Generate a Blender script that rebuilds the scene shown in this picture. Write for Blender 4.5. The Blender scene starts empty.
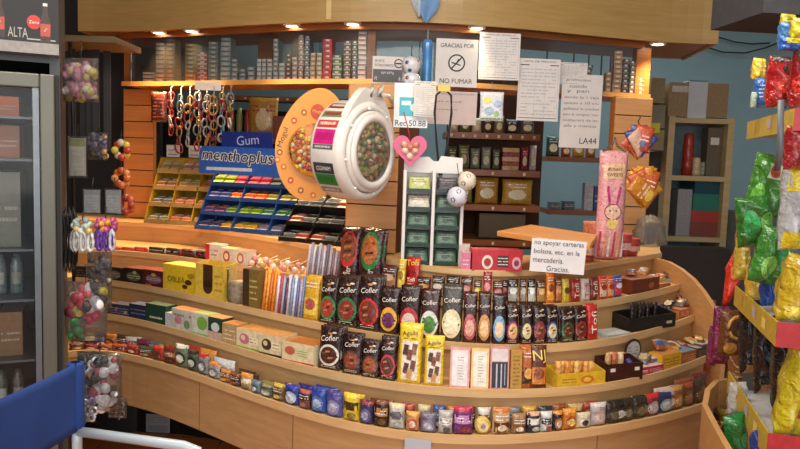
import bpy, math, random
import numpy as np
from mathutils import Vector, Matrix, Euler
random.seed(7)
sc = bpy.context.scene
COL = sc.collection
# ------------------------------------------------------------ camera
F = 700.0
PITCH, ROLL = math.radians(5.2), math.radians(1.9)
CAMLOC = Vector((0, 0, 1.5))
RM = (Matrix.Rotation(math.pi/2-PITCH, 3, 'X') @ Matrix.Rotation(ROLL, 3, 'Z'))
cd = bpy.data.cameras.new('camera'); cam = bpy.data.objects.new('camera', cd); COL.objects.link(cam)
cam.location = CAMLOC; cam.rotation_euler = RM.to_euler()
cd.sensor_fit = 'HORIZONTAL'; cd.sensor_width = 36; cd.lens = 36*F/800; cd.clip_start = 0.05
sc.camera = cam
# ------------------------------------------------------------ world, lights, exposure
w = bpy.data.worlds.new('world'); sc.world = w; w.use_nodes = True
w.node_tree.nodes['Background'].inputs[0].default_value = (0.80, 0.88, 1.0, 1)
w.node_tree.nodes['Background'].inputs[1].default_value = 0.85
def area(name, loc, rot, sx, sy, e, col=(1, 1, 1)):
    l = bpy.data.lights.new(name, 'AREA'); l.shape = 'RECTANGLE'; l.size = sx; l.size_y = sy; l.energy = e; l.color = col
    o = bpy.data.objects.new(name, l); COL.objects.link(o); o.location = loc; o.rotation_euler = rot; return o
area('front_fill', (0.2, -1.6, 2.0), (math.radians(80), 0, 0), 3.6, 1.8, 50, (1, .96, .90))  # unseen area lamp added behind the camera as daylight-toned fill
area('ceiling_fill', (-0.1, 1.5, 2.85), (math.radians(12), 0, 0), 2.4, 0.5, 44, (1, .92, .80))  # added fill lamp under the ceiling, evens out light on the counter
area('back_room_fill', (0.9, 5.0, 2.85), (0, 0, 0), 3.0, 0.4, 26, (.93, .98, 1))  # added fill lamp above the back room, no fitting behind it
vs = sc.view_settings
vs.view_transform = 'Standard'; vs.look = 'None'; vs.gamma = 1; vs.use_curve_mapping = False; vs.exposure = 0.30
sc.cycles.max_bounces = 7; sc.cycles.transparent_max_bounces = 24
sc.cycles.caustics_reflective = False; sc.cycles.caustics_refractive = False
sc.cycles.use_denoising = True

# ------------------------------------------------------------ pixel measurement helpers (photo -> place)
def ray(px, py): return RM @ Vector(((px-400)/F, -(py-224.5)/F, -1))
def Pz(px, py, z):
    d = ray(px, py); return CAMLOC + d*((z-CAMLOC.z)/d.z)
def Py(px, py, y):
    d = ray(px, py); return CAMLOC + d*(y/d.y)
RMI = RM.transposed()
def proj(p):
    q = RMI @ (Vector(p)-CAMLOC); return 400-F*q.x/q.z, 224.5+F*q.y/q.z
def z_at(x, y, py):
    lo, hi = 0.0, 3.0
    for _ in range(30):
        m = (lo+hi)/2
        if proj((x, y, m))[1] > py: lo = m
        else: hi = m
    return (lo+hi)/2
# ------------------------------------------------------------ materials
def lin(h):
    h = h.lstrip('#'); c = [int(h[i:i+2], 16)/255 for i in (0, 2, 4)]
    return tuple((x/12.92 if x <= .04045 else ((x+.055)/1.055)**2.4) for x in c)
MC = {}
def mat(hexc, rough=.45, metal=0, var=.10, scale=30, bump=0, coat=0, emit=0, trans=0, alpha=1):
    k = (hexc, rough, metal, var, scale, bump, coat, emit, trans, alpha)
    if k in MC: return MC[k]
    m = bpy.data.materials.new('mat_%s' % hexc.strip('#')); m.use_nodes = True; nt = m.node_tree; n = nt.nodes; b = n['Principled BSDF']
    c = lin(hexc); b.inputs['Roughness'].default_value = rough; b.inputs['Metallic'].default_value = metal
    tc = n.new('ShaderNodeTexCoord'); nz = n.new('ShaderNodeTexNoise'); nz.inputs['Scale'].default_value = scale; nz.inputs['Detail'].default_value = 3
    nt.links.new(tc.outputs['Object'], nz.inputs['Vector'])
    cr = n.new('ShaderNodeValToRGB'); cr.color_ramp.elements[0].position = .3; cr.color_ramp.elements[1].position = .7
    cr.color_ramp.elements[0].color = tuple(x*(1-var) for x in c)+(1,); cr.color_ramp.elements[1].color = tuple(min(1, x*(1+var)) for x in c)+(1,)
    nt.links.new(nz.outputs['Fac'], cr.inputs[0]); nt.links.new(cr.outputs[0], b.inputs['Base Color'])
    if bump:
        bp = n.new('ShaderNodeBump'); bp.inputs['Strength'].default_value = bump; bp.inputs['Distance'].default_value = .004
        nt.links.new(nz.outputs['Fac'], bp.inputs['Height']); nt.links.new(bp.outputs[0], b.inputs['Normal'])
    if coat: b.inputs['Coat Weight'].default_value = coat; b.inputs['Coat Roughness'].default_value = .15
    if emit: b.inputs['Emission Color'].default_value = c+(1,); b.inputs['Emission Strength'].default_value = emit
    if trans: b.inputs['Transmission Weight'].default_value = trans
    if alpha < 1: b.inputs['Alpha'].default_value = alpha
    MC[k] = m; return m
def foil(h, scale=55, dist=.006, rough=.27):      # printed plastic wrapper: print blotches and crinkle highlights put into the colour, crinkled film
    k = ('foil', h, scale)
    if k in MC: return MC[k]
    m = bpy.data.materials.new('wrapper_%s' % h.strip('#')); m.use_nodes = True; nt = m.node_tree; n = nt.nodes; b = n['Principled BSDF']; c = lin(h)
    tc = n.new('ShaderNodeTexCoord'); nz = n.new('ShaderNodeTexNoise'); nz.inputs['Scale'].default_value = 95; nz.inputs['Detail'].default_value = 4; nz.inputs['Distortion'].default_value = 1.2
    nt.links.new(tc.outputs['Object'], nz.inputs['Vector']); cr = n.new('ShaderNodeValToRGB'); e = cr.color_ramp.elements
    e[0].position = .28; e[0].color = tuple(x*.55 for x in c)+(1,); e[1].position = .80; e[1].color = tuple(min(1, x*1.1+.22) for x in c)+(1,)
    for p, f in ((.42, .95), (.60, 1.08)): q = e.new(p); q.color = tuple(min(1, x*f) for x in c)+(1,)
    nt.links.new(nz.outputs['Fac'], cr.inputs[0]); nt.links.new(cr.outputs[0], b.inputs['Base Color']); b.inputs['Roughness'].default_value = rough; b.inputs['Coat Weight'].default_value = .4; b.inputs['Coat Roughness'].default_value = .12
    n2 = n.new('ShaderNodeTexNoise'); n2.inputs['Scale'].default_value = scale; n2.inputs['Detail'].default_value = 3; n2.inputs['Distortion'].default_value = .8; nt.links.new(tc.outputs['Object'], n2.inputs['Vector'])
    bp = n.new('ShaderNodeBump'); bp.inputs['Strength'].default_value = 1; bp.inputs['Distance'].default_value = dist; nt.links.new(n2.outputs['Fac'], bp.inputs['Height']); nt.links.new(bp.outputs[0], b.inputs['Normal'])
    MC[k] = m; return m
def crumple(h): return foil(h, 15, .022, .22)
def card(h): return mat(h, .45, 0, .14, 60)                # printed carton
def flat(h): return mat(h, .55, 0, .04, 20)
def plas(h): return mat(h, .3, 0, .05, 20)
def wood(h1, h2, name, rough=.42, axis='X', sc_=5, coat=.1):
    if name in MC: return MC[name]
    m = bpy.data.materials.new(name); m.use_nodes = True; nt = m.node_tree; n = nt.nodes; b = n['Principled BSDF']
    tc = n.new('ShaderNodeTexCoord'); mp = n.new('ShaderNodeMapping'); nz = n.new('ShaderNodeTexNoise')
    mp.inputs['Scale'].default_value = {'X': (.5, 3, 12), 'Z': (12, 12, .6)}[axis]
    nz.inputs['Scale'].default_value = sc_; nz.inputs['Detail'].default_value = 6; nz.inputs['Distortion'].default_value = .6
    cr = n.new('ShaderNodeValToRGB'); cr.color_ramp.elements[0].position = .3; cr.color_ramp.elements[1].position = .72
    cr.color_ramp.elements[0].color = lin(h1)+(1,); cr.color_ramp.elements[1].color = lin(h2)+(1,)
    nt.links.new(tc.outputs['Object'], mp.inputs[0]); nt.links.new(mp.outputs[0], nz.inputs[0]); nt.links.new(nz.outputs['Fac'], cr.inputs[0])
    nt.links.new(cr.outputs[0], b.inputs['Base Color']); b.inputs['Roughness'].default_value = rough; b.inputs['Coat Weight'].default_value = coat
    MC[name] = m; return m
def film(name='clear_film', rough=.15, tint='#f4f6f8', op=.03, bump=.8, scale=35):
    if name in MC: return MC[name]
    m = bpy.data.materials.new(name); m.use_nodes = True; nt = m.node_tree; n = nt.nodes
    for x in list(n): n.remove(x)
    out = n.new('ShaderNodeOutputMaterial'); tr = n.new('ShaderNodeBsdfTransparent'); gl = n.new('ShaderNodeBsdfGlossy'); df = n.new('ShaderNodeBsdfDiffuse')
    m1 = n.new('ShaderNodeMixShader'); m2 = n.new('ShaderNodeMixShader'); fr = n.new('ShaderNodeFresnel'); fr.inputs[0].default_value = 1.45
    nz = n.new('ShaderNodeTexNoise'); nz.inputs['Scale'].default_value = scale; bp = n.new('ShaderNodeBump'); bp.inputs['Strength'].default_value = bump; bp.inputs['Distance'].default_value = .01
    gl.inputs['Roughness'].default_value = rough; df.inputs[0].default_value = lin(tint)+(1,); tr.inputs[0].default_value = (.96, .97, .97, 1)
    nt.links.new(nz.outputs['Fac'], bp.inputs['Height'])
    if bump: nt.links.new(bp.outputs[0], gl.inputs['Normal']); nt.links.new(bp.outputs[0], fr.inputs['Normal'])
    m1.inputs[0].default_value = op
    nt.links.new(tr.outputs[0], m1.inputs[1]); nt.links.new(df.outputs[0], m1.inputs[2])
    nt.links.new(fr.outputs[0], m2.inputs[0]); nt.links.new(m1.outputs[0], m2.inputs[1]); nt.links.new(gl.outputs[0], m2.inputs[2]); nt.links.new(m2.outputs[0], out.inputs[0])
    MC[name] = m; return m
FILM = film(); GLASS = film('window_glass', .03, '#dfeef0', .008, 0); ACRYL = film('clear_acrylic', .05, '#fff6e0', .06, .15, 8); ACRYL.node_tree.nodes['Fresnel'].inputs[0].default_value = 1.2
W_TAN = wood('#b48c5c', '#c39b6c', 'maple_laminate_panel'); W_TOP = wood('#c9a06a', '#d8b27c', 'maple_laminate_tray')
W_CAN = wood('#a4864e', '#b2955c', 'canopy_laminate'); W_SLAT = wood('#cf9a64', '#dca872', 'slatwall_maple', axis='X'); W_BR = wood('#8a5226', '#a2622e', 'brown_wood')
W_ORG = wood('#bd7638', '#cf8745', 'orange_wood_edge'); W_BEI = wood('#a89468', '#bba87c', 'pale_beige_wood')
# ------------------------------------------------------------ mesh builder
TXT = {}
def text_mesh(s):
    if s in TXT: return TXT[s]
    c = bpy.data.curves.new('t', 'FONT'); c.body = s; c.resolution_u = 3; c.offset = 0
    o = bpy.data.objects.new('t', c); COL.objects.link(o); bpy.context.view_layer.update()
    me = bpy.data.meshes.new_from_object(o.evaluated_get(bpy.context.evaluated_depsgraph_get()))
    V = [(v.co.x, v.co.y) for v in me.vertices]; me.calc_loop_triangles(); Fc = [tuple(t.vertices) for t in me.loop_triangles]
    bpy.data.objects.remove(o); bpy.data.curves.remove(c); bpy.data.meshes.remove(me)
    xs = [v[0] for v in V]; ys = [v[1] for v in V]; cx = (min(xs)+max(xs))/2; cy = (min(ys)+max(ys))/2
    ww = max(xs)-min(xs); hh = max(ys)-min(ys)
    TXT[s] = ([((x-cx)/ww, (y-cy)/hh) for x, y in V], Fc, ww/hh); return TXT[s]
class G:
    def __init__(s): s.v = []; s.f = []; s.m = []; s.ms = []; s.sm = []
    def mi(s, m):
        if m not in s.ms: s.ms.append(m)
        return s.ms.index(m)
    def add(s, V, Fc, m, smooth=False):
        b = len(s.v); k = s.mi(m); s.v += [tuple(x) for x in V]
        for f in Fc: s.f.append(tuple(b+i for i in f)); s.m.append(k); s.sm.append(smooth)
        return s
    def box(s, x0, x1, y0, y1, z0, z1, m, T=None):
        V = [Vector((x, y, z)) for x in (x0, x1) for y in (y0, y1) for z in (z0, z1)]
        if T: V = [T @ v for v in V]
        return s.add(V, [(0, 1, 3, 2), (4, 6, 7, 5), (0, 4, 5, 1), (2, 3, 7, 6), (0, 2, 6, 4), (1, 5, 7, 3)], m)
    def tube(s, pts, r, m, n=8, close=False, caps=True):
        pts = [Vector(p) for p in pts]; L = len(pts); V = []; Fc = []
        for i, p in enumerate(pts):
            a = pts[(i-1) % L] if (close or i > 0) else p; b = pts[(i+1) % L] if (close or i < L-1) else p
            t = (b-a).normalized(); u = t.cross(Vector((0, 0, 1)))
            if u.length < .05: u = t.cross(Vector((0, 1, 0)))
            u.normalize(); q = t.cross(u); rr = r[i] if isinstance(r, (list, tuple)) else r
            V += [p+u*math.cos(k*2*math.pi/n)*rr+q*math.sin(k*2*math.pi/n)*rr for k in range(n)]
        for i in range(L if close else L-1):
            for k in range(n):
                a = i*n+k; b = i*n+(k+1) % n; c = ((i+1) % L)*n+(k+1) % n; d = ((i+1) % L)*n+k; Fc.append((a, b, c, d))
        if not close and caps: Fc += [tuple(range(n))[::-1], tuple((L-1)*n+k for k in range(n))]
        return s.add(V, Fc, m, True)
    def lathe(s, prof, m, T=None, n=24, a0=0, a1=2*math.pi):
        V = []; Fc = []; full = abs(a1-a0-2*math.pi) < 1e-6; N = n if full else n+1
        for r, z in prof:
            for k in range(N):
                a = a0+(a1-a0)*k/n; V.append(Vector((r*math.cos(a), r*math.sin(a), z)))
        if T: V = [T @ v for v in V]
        for i in range(len(prof)-1):
            for k in range(n):
                j = (k+1) % N; Fc.append((i*N+k, i*N+j, (i+1)*N+j, (i+1)*N+k))
        return s.add(V, Fc, m, True)
    def prism(s, poly, z0, z1, m, T=None):
        n = len(poly); V = [Vector((x, y, z)) for z in (z0, z1) for x, y in poly]
        if T: V = [T @ v for v in V]
        return s.add(V, [tuple(range(n))[::-1], tuple(range(n, 2*n))]+[(i, (i+1) % n, n+(i+1) % n, n+i) for i in range(n)], m)
    def sphere(s, c, r, m, n=10, sc3=(1, 1, 1)):
        prof = [(max(1e-4, r*math.sin(math.pi*i/n)), -r*math.cos(math.pi*i/n)) for i in range(n+1)]
        return s.lathe(prof, m, Matrix.Translation(c) @ Matrix.Diagonal((*sc3, 1)), n+4)
    # decals laid on a surface S(x, z, off)
    def disc(s, S, cx, cz, rx, rz, m, off=.001, n=18):
        V = [S(cx, cz, off)]
        for rr in (.5, 1):
            V += [S(cx+rx*rr*math.cos(2*math.pi*k/n), cz+rz*rr*math.sin(2*math.pi*k/n), off) for k in range(n)]
        Fc = [(0, 1+k, 1+(k+1) % n) for k in range(n)]+[(1+k, 1+n+k, 1+n+(k+1) % n, 1+(k+1) % n) for k in range(n)]
        return s.add(V, Fc, m)
    def rect(s, S, x0, x1, z0, z1, m, off=.001, n=4):
        V = [S(x0+(x1-x0)*i/n, z0+(z1-z0)*j/n, off) for j in range(n+1) for i in range(n+1)]
        return s.add(V, [(j*(n+1)+i, j*(n+1)+i+1, (j+1)*(n+1)+i+1, (j+1)*(n+1)+i) for j in range(n) for i in range(n)], m)
    def poly(s, S, pts, m, off=.001): return s.add([S(x, z, off) for x, z in pts], [tuple(range(len(pts)))], m)
    def text(s, S, t, cx, cz, wid, m, off=.0018, rot=0, hgt=None, shear=0):
        V, Fc, ar = text_mesh(t); hg = hgt or wid/ar; c, sn = math.cos(rot), math.sin(rot); P = []
        for x, y in V:
            X = x*wid+shear*y*hg; Y = y*hg; P.append(S(cx+X*c-Y*sn, cz+X*sn+Y*c, off))
        return s.add(P, Fc, m)
    def obj(s, name, parent=None, loc=None, rz=0, bevel=0, **kw):
        me = bpy.data.meshes.new(name); me.from_pydata(s.v, [], s.f)
        for m in s.ms: me.materials.append(m)
        me.polygons.foreach_set('material_index', s.m); me.polygons.foreach_set('use_smooth', s.sm); me.update()
        o = bpy.data.objects.new(name, me); COL.objects.link(o)
        if parent: o.parent = parent
        if loc is not None: o.location = loc
        o.rotation_euler = (0, 0, rz)
        if bevel:
            b = o.modifiers.new('bevel', 'BEVEL'); b.width = bevel; b.segments = 2; b.limit_method = 'ANGLE'
        return tag(o, **kw)
def tag(o, label=None, cat=None, group=None, kind=None):
    if label: o['label'] = label
    if cat: o['category'] = cat
    if group: o['group'] = group
    if kind: o['kind'] = kind
    return o
def empty(name, loc, rz=0, **kw):
    o = bpy.data.objects.new(name, None); COL.objects.link(o); o.location = loc; o.rotation_euler = (0, 0, rz); o.empty_display_size = .05
    return tag(o, **kw)
def dup(o, loc=None, rz=None, label=None, parent=None):
    c = o.copy(); COL.objects.link(c)
    if parent: c.parent = parent
    if loc is not None: c.location = loc
    if rz is not None: c.rotation_euler = (c.rotation_euler.x, c.rotation_euler.y, rz)
    if label: c['label'] = label
    for ch in [x for x in bpy.data.objects if x.parent == o]: dup(ch, parent=c)
    return c
def front(y=0):
    return lambda x, z, off: (x, y-off, z)
# =================================================================== SETTING
g = G().box(-4, 4, -2.2, 7, -.1, 0, mat('#c87a38', .35, 0, .12, 3, 0, .2))
for i in range(-13, 14): g.box(i*.3-.003, i*.3+.003, -2.2, 7, 0, .0008, flat('#7c5230'))
for j in range(-7, 23): g.box(-4, 4, j*.3-.003, j*.3+.003, 0, .0009, flat('#7c5230'))
g.obj('floor', kind='structure')
WALLB = mat('#88a6ae', .8, 0, .05, 3)
G().box(-4.1, 4.1, 6.3, 6.4, 0, 3, WALLB).obj('wall_back', kind='structure')
G().box(-4.1, -4.0, -2.2, 6.4, 0, 3, mat('#77797a', .8)).obj('wall_left', kind='structure')
G().box(4.0, 4.1, -2.2, 6.4, 0, 3, WALLB).obj('wall_right', kind='structure')
G().box(-4.1, 4.1, -2.2, 6.4, 3, 3.1, mat('#cfc8b8', .8)).obj('ceiling', kind='structure')
# ------------------------------------------------------------ tiered counter
LIPS = [
 [(66, 353), (120, 357), (160, 363), (200, 374), (250, 397), (292, 411), (350, 424), (400, 432), (450, 437), (500, 439), (550, 436), (606, 428), (646, 421), (678, 413), (700, 407)],
 [(66, 313), (110, 318), (150, 324), (200, 335), (240, 350), (315, 372), (392, 384), (450, 390), (500, 392), (560, 390), (600, 386), (640, 380), (690, 364)],
 [(66, 278), (110, 283), (150, 288), (220, 301), (325, 326), (400, 340), (450, 344), (500, 346), (560, 345), (600, 342), (640, 336), (681, 321)],
 [(66, 249), (120, 253), (165, 256), (210, 261), (300, 278), (400, 295), (450, 301), (507, 305), (560, 306), (600, 302), (640, 296), (670, 288)],
 [(66, 219), (125, 222), (200, 229), (260, 236), (330, 249), (395, 262), (470, 270), (530, 271), (580, 266), (640, 257)]]
TZ = [.63, .75, .87, .985, 1.09]
XEND = [706, 706, 700, 690, 662]
FIT = [np.polyfit([q[0]-400 for q in L], [q[1] for q in L], 5) for L in LIPS]
def lip_pt(k, px):
    px = max(60, min(XEND[k], px)); return Pz(px, float(np.polyval(FIT[k], px-400)), TZ[k])
PTS = [[lip_pt(k, 64+(XEND[k]-64)*i/48) for i in range(49)] for k in range(5)]
def normal(k, px):
    a = lip_pt(k, px-8); b = lip_pt(k, px+8); t = (b-a); t.z = 0; t.normalize(); return Vector((-t.y, t.x, 0))   # towards the back
counter = empty('display_counter', (0, 2.3, 0), label='curved maple candy counter with stepped trays filling the middle of the shop', cat='counter')
def inv(o): o.location = -Vector(o.parent.location) if o.parent else o.location; return o
def offset(P, d):
    R = []
    for i, p in enumerate(P):
        a = P[max(0, i-1)]; b = P[min(len(P)-1, i+1)]; t = (b-a); t.z = 0; t.normalize(); R.append(p+Vector((-t.y, t.x, 0))*d)
    return R
def ribbon(g, A, zb, zt, th, m):       # vertical curved board, thickness th backwards
    B = offset(A, th); n = len(A); V = []
    for P, z in ((A, zb), (A, zt), (B, zt), (B, zb)): V += [(p.x, p.y, z) for p in P]
    Fc = []
    for i in range(n-1):
        for q in range(4): a = q*n; b = ((q+1) % 4)*n; Fc.append((a+i, a+i+1, b+i+1, b+i))
    Fc += [(0, n, 2*n, 3*n), (n-1, 4*n-1, 3*n-1, 2*n-1)]
    return g.add(V, Fc, m, False)
def deck(g, A, B, z, th, m):           # horizontal surface between two curves
    n = len(A); V = []
    for P, zz in ((A, z), (B, z), (B, z-th), (A, z-th)): V += [(p.x, p.y, zz) for p in P]
    Fc = []
    for i in range(n-1):
        for q in range(4): a = q*n; b = ((q+1) % 4)*n; Fc.append((a+i, a+i+1, b+i+1, b+i))
    Fc += [(0, n, 2*n, 3*n), (n-1, 4*n-1, 3*n-1, 2*n-1)]
    return g.add(V, Fc, m)
for k in range(5):
    g = G(); A = PTS[k]
    if k < 4: B = PTS[k+1]
    else: B = [Vector((p.x*1.12, p.y+.45, p.z)) for p in A]
    Bb = [Vector((b.x, b.y, 0)) for b in offset(B, .012)]
    deck(g, offset(A, .004), Bb, TZ[k], .016, W_TOP)
    inv(g.obj('tray_shelf' if k < 4 else 'counter_top', counter))
    g = ribbon(G(), A, TZ[k]-.02, TZ[k]+(.008 if k < 4 else .003), .008, wood('#d2aa74', '#dfba88', 'lip_edge'))
    inv(g.obj('tray_lip', counter))
    if k: inv(ribbon(G(), offset(A, .008), TZ[k-1]+.0005, TZ[k]-.0165, .01, W_TAN).obj('riser_panel', counter))
zb = .41
for i0, i1 in ((0, 12), (12, 22), (22, 35), (35, 48)):
    inv(ribbon(G(), offset(PTS[0], .008)[i0:i1+1], zb, TZ[0]-.021, .018, W_TAN).obj('front_panel', counter))
for pxs in (192, 298, 604):
    i_ = min(range(49), key=lambda i: abs(proj(PTS[0][i])[0]-pxs)); p_ = offset(PTS[0], .0072)[i_]; q_ = offset(PTS[0], .0072)[i_+1]; dd_ = (q_-p_).normalized()*.003
    inv(ribbon(G(), [p_, p_+dd_], zb+.001, TZ[0]-.022, .002, flat('#7c5c36')).obj('panel_seam', counter))
PL = offset(PTS[0], .68)
inv(ribbon(G(), PL, 0.0, zb+.02, .02, mat('#17181b', .35)).obj('plinth', counter))
# curved end panel at the right
eA = Pz(706, 407, TZ[0])
P0 = Vector((1.06, 3.62, 0)); 
ep = [(641, 257), (655, 258), (668, 262), (680, 269), (692, 279), (702, 291), (711, 305), (718, 318), (723, 334)]
ca = lip_pt(4, 650); cb = lip_pt(1, 706)
ca = ca+Vector((.03, .02, 0)); cb = cb+Vector((.09, -.06, 0))
V = []; n = len(ep)
for i, (px, py) in enumerate(ep):
    d = ray(px, py)      # meet the vertical plane through ca and cb
    nrm = Vector((-(cb.y-ca.y), cb.x-ca.x, 0)); t = (ca-CAMLOC).dot(nrm)/d.dot(nrm); V.append(CAMLOC+d*t)
nrm.normalize()
if nrm.y < 0: nrm = -nrm
BOT = [Vector((v.x, v.y, .42)) for v in V]
g = G(); allv = V+BOT; allb = [v+nrm*.02 for v in allv]; m = len(allv)
Fc = []
for i in range(n-1): Fc += [(i, i+1, n+i+1, n+i), (m+i, m+n+i, m+n+i+1, m+i+1), (i, m+i, m+i+1, i+1)]
Fc += [(0, n, m+n, m), (n-1, m+n-1, m+2*n-1, 2*n-1)]
g.add(allv+allb, Fc, wood('#c08d58', '#cf9d68', 'end_panel_laminate'))
inv(g.obj('end_panel', counter))
# paper notice on plinth
q = Pz(156, 424, .2)
# ------------------------------------------------------------ slot on a tier
def slot(k, x0, x1, ytop, back=.03):
    xc = (x0+x1)/2; N = normal(k, xc); px = xc
    for _ in range(6):
        b = lip_pt(k, px)+N*back; e = xc-proj(b)[0]
        px += e
        if px > XEND[k] or px < 62: px = max(62, min(XEND[k], px)); b = lip_pt(k, px)+N*back+Vector(((xc-proj(lip_pt(k, px)+N*back)[0])*b.y/F, 0, 0)); break
        N = normal(k, px)
    yaw = math.atan2(-N.x, N.y)
    dist = (b-CAMLOC).dot(ray(400, 224.5))
    wd = (x1-x0)*dist/F/max(.5, math.cos(yaw+math.atan2(b.x, b.y)))
    h = z_at(b.x, b.y, ytop)-TZ[k]
    return Vector((b.x, b.y, TZ[k])), yaw, wd, max(.012, h)
def spacing(k, px):
    if k == 4: return .4
    b = lip_pt(k, px); return min((Vector((b.x-q.x, b.y-q.y))).length for q in PTS[k+1])
MAXD = [1.0]
# ------------------------------------------------------------ product builders (local: x right, -y front, z up)
DK = '#2b130d'
def pouch(w, h, t, base, crimp='v', wr=.10, seed=0, nx=10, nz=14, metal=0, g=None, bulge=4):
    g = g or G(); r = random.Random(seed); a, b, c = r.uniform(0, 6), r.uniform(0, 6), r.uniform(.7, 1.3)
    def th(x, z):
        u = min(1, abs(2*x/w)); v = min(1, abs(2*z/h-1))
        e1, e2 = (bulge, 6) if crimp == 'v' else (5, bulge)
        f = (1-u**e1)*(1-v**e2)
        return t/2*max(.03, f)*(1+wr*math.sin(9*c*x/w+a+7*z/h)*math.cos(8*z/h+b))
    S = lambda x, z, off: (x, -th(x, z)-off, z)
    Bk = lambda x, z: (x, th(x, z), z)
    V = []; 
    for j in range(nz+1):
        for i in range(nx+1):
            x = -w/2+w*i/nx; z = h*j/nz
            pin = 1-(.05*math.sin(math.pi*j/nz) if crimp == 'v' else .06*(1-abs(2*j/nz-1)**2)*0)
            V.append(S(x*pin, z, 0))
    b0 = len(V); V += [(v[0], -v[1], v[2]) for v in V]
    W_ = nx+1; Fc = []
    for j in range(nz):
        for i in range(nx):
            q = j*W_+i; Fc += [(q, q+1, q+W_+1, q+W_), (b0+q, b0+q+W_, b0+q+W_+1, b0+q+1)]
    for i in range(nx): Fc += [(i, b0+i, b0+i+1, i+1), (nz*W_+i, nz*W_+i+1, b0+nz*W_+i+1, b0+nz*W_+i)]
    for j in range(nz): q = j*W_; Fc += [(q, q+W_, b0+q+W_, b0+q), (q+nx, b0+q+nx, b0+q+W_+nx, q+W_+nx)]
    g.add(V, Fc, foil(base) if isinstance(base, str) else base, True)
    return g, S
def scribble(g, S, x0, x1, z0, z1, col, rows, seed=0, fill=.7):
    r = random.Random(seed); hz = (z1-z0)/rows
    for j in range(rows):
        x = x0
        while x < x1-.002:
            L = r.uniform(.06, .22)*(x1-x0); e = min(x1, x+L)
            if r.random() < fill+.15: g.rect(S, x, e, z0+hz*j+hz*.3, z0+hz*j+hz*.62, flat(col), .0012, 1)
            x = e+.03*(x1-x0)
def cofler(w, h, t, ring='#b3202a', inner='#8a4a2a', text='Cofler', base=DK, seed=0, white=False):
    g, S = pouch(w, h, t, base, seed=seed)
    g.disc(S, 0, .34*h, .46*w, .25*h, foil(ring), .0012)
    g.disc(S, 0, .34*h, .37*w, .195*h, foil(inner), .0022)
    r = random.Random(seed)
    for i in range(3):
        x = r.uniform(-.15, .15)*w; z = (.25+.07*i)*h
        g.poly(S, [(x-.12*w, z), (x+.10*w, z+.02*h), (x+.13*w, z+.06*h), (x-.09*w, z+.05*h)], foil('#5a2a18' if i % 2 else '#b87848'), .0034)
    g.text(S, text, 0, .735*h, .80*w, flat('#f3ece2'), .003, math.radians(7), shear=.2)
    g.disc(S, .02*w, .84*h, .12*w, .022*h, foil('#c98a4a'), .002)
    g.disc(S, .2*w, .87*h, .1*w, .02*h, foil('#e9dcc8'), .002)
    scribble(g, S, -.34*w, .34*w, .05*h, .12*h, '#e8dccb', 2, seed)
    for zz in (.012, .03, .97, .985): g.rect(S, -.47*w, .47*w, zz*h, (zz+.006)*h, foil('#5b3a2c'), .0012, 2)
    return g
def block(w, h, t, ring, inner, seed=0):      # thick block standing on end: picture above, name running up the side below
    g, S = pouch(w, h, t, '#3a1512', seed=seed)
    g.disc(S, 0, .62*h, .44*w, .33*h, foil(ring), .0012); g.disc(S, 0, .64*h, .36*w, .25*h, foil(inner), .0022)
    for i in range(4): z = (.47+.08*i)*h; g.poly(S, [(-.2*w, z), (.18*w, z+.03*h), (.2*w, z+.07*h), (-.17*w, z+.05*h)], foil('#5a2a18' if i % 2 else '#b87848'), .0034)
    g.text(S, 'Cofler', .04*w, .165*h, .30*h, flat('#f3ece2'), .003, math.radians(82), .34*w); return g
def bar(w, h, t, base, badge, band, seed=0, text=None, tcol='#f6efe2', vert=False):
    g, S = pouch(w, h, t, base, seed=seed)
    zc = .36*h if t < .02 else .52*h
    if text == 'Cofler' and t < .02: g.disc(S, 0, .32*h, .46*w, .26*h, foil(badge), .0012); g.disc(S, 0, .30*h, .34*w, .17*h, foil(band), .0022)
    else: g.rect(S, -.43*w, .43*w, .12*h, zc+.14*h, foil(badge), .0012); g.disc(S, 0, zc, .34*w, .13*h, foil(band), .0022)
    if text and vert: g.text(S, text, 0, .5*h, .62*h, flat(tcol), .003, math.radians(90), .5*w)
    elif text: g.text(S, text, 0, (.74 if t < .02 else .84)*h, .80*w, flat(tcol), .003, .1)
    else: scribble(g, S, -.36*w, .36*w, .72*h, .88*h, tcol, 2, seed)
    return g
def alfajor(w, h, t, base, band, badge, seed=0, tcol='#ffffff', top=None, style=0):
    g, S = pouch(w, h, t, base, wr=.16, seed=seed, bulge=3)
    if style == 0:
        g.disc(S, 0, .40*h, .36*w, .30*h, foil(badge), .0012); g.disc(S, 0, .40*h, .24*w, .18*h, foil(band), .0024)
        scribble(g, S, -.26*w, .26*w, .3*h, .5*h, tcol, 2, seed)
    elif style == 1:
        g.rect(S, -.42*w, .42*w, .1*h, .48*h, foil(badge), .0012); g.disc(S, 0, .28*h, .25*w, .13*h, foil(band), .0024); scribble(g, S, -.36*w, .36*w, .52*h, .78*h, tcol, 2, seed)
    else:
        g.rect(S, -.44*w, .44*w, .42*h, .72*h, foil(band), .0012); scribble(g, S, -.34*w, .34*w, .46*h, .68*h, tcol, 2, seed); g.disc(S, .1*w, .22*h, .26*w, .13*h, foil(badge), .002)
    if top: g.rect(S, -.48*w, .48*w, .84*h, .995*h, foil(top), .0012)
    return g
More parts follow.
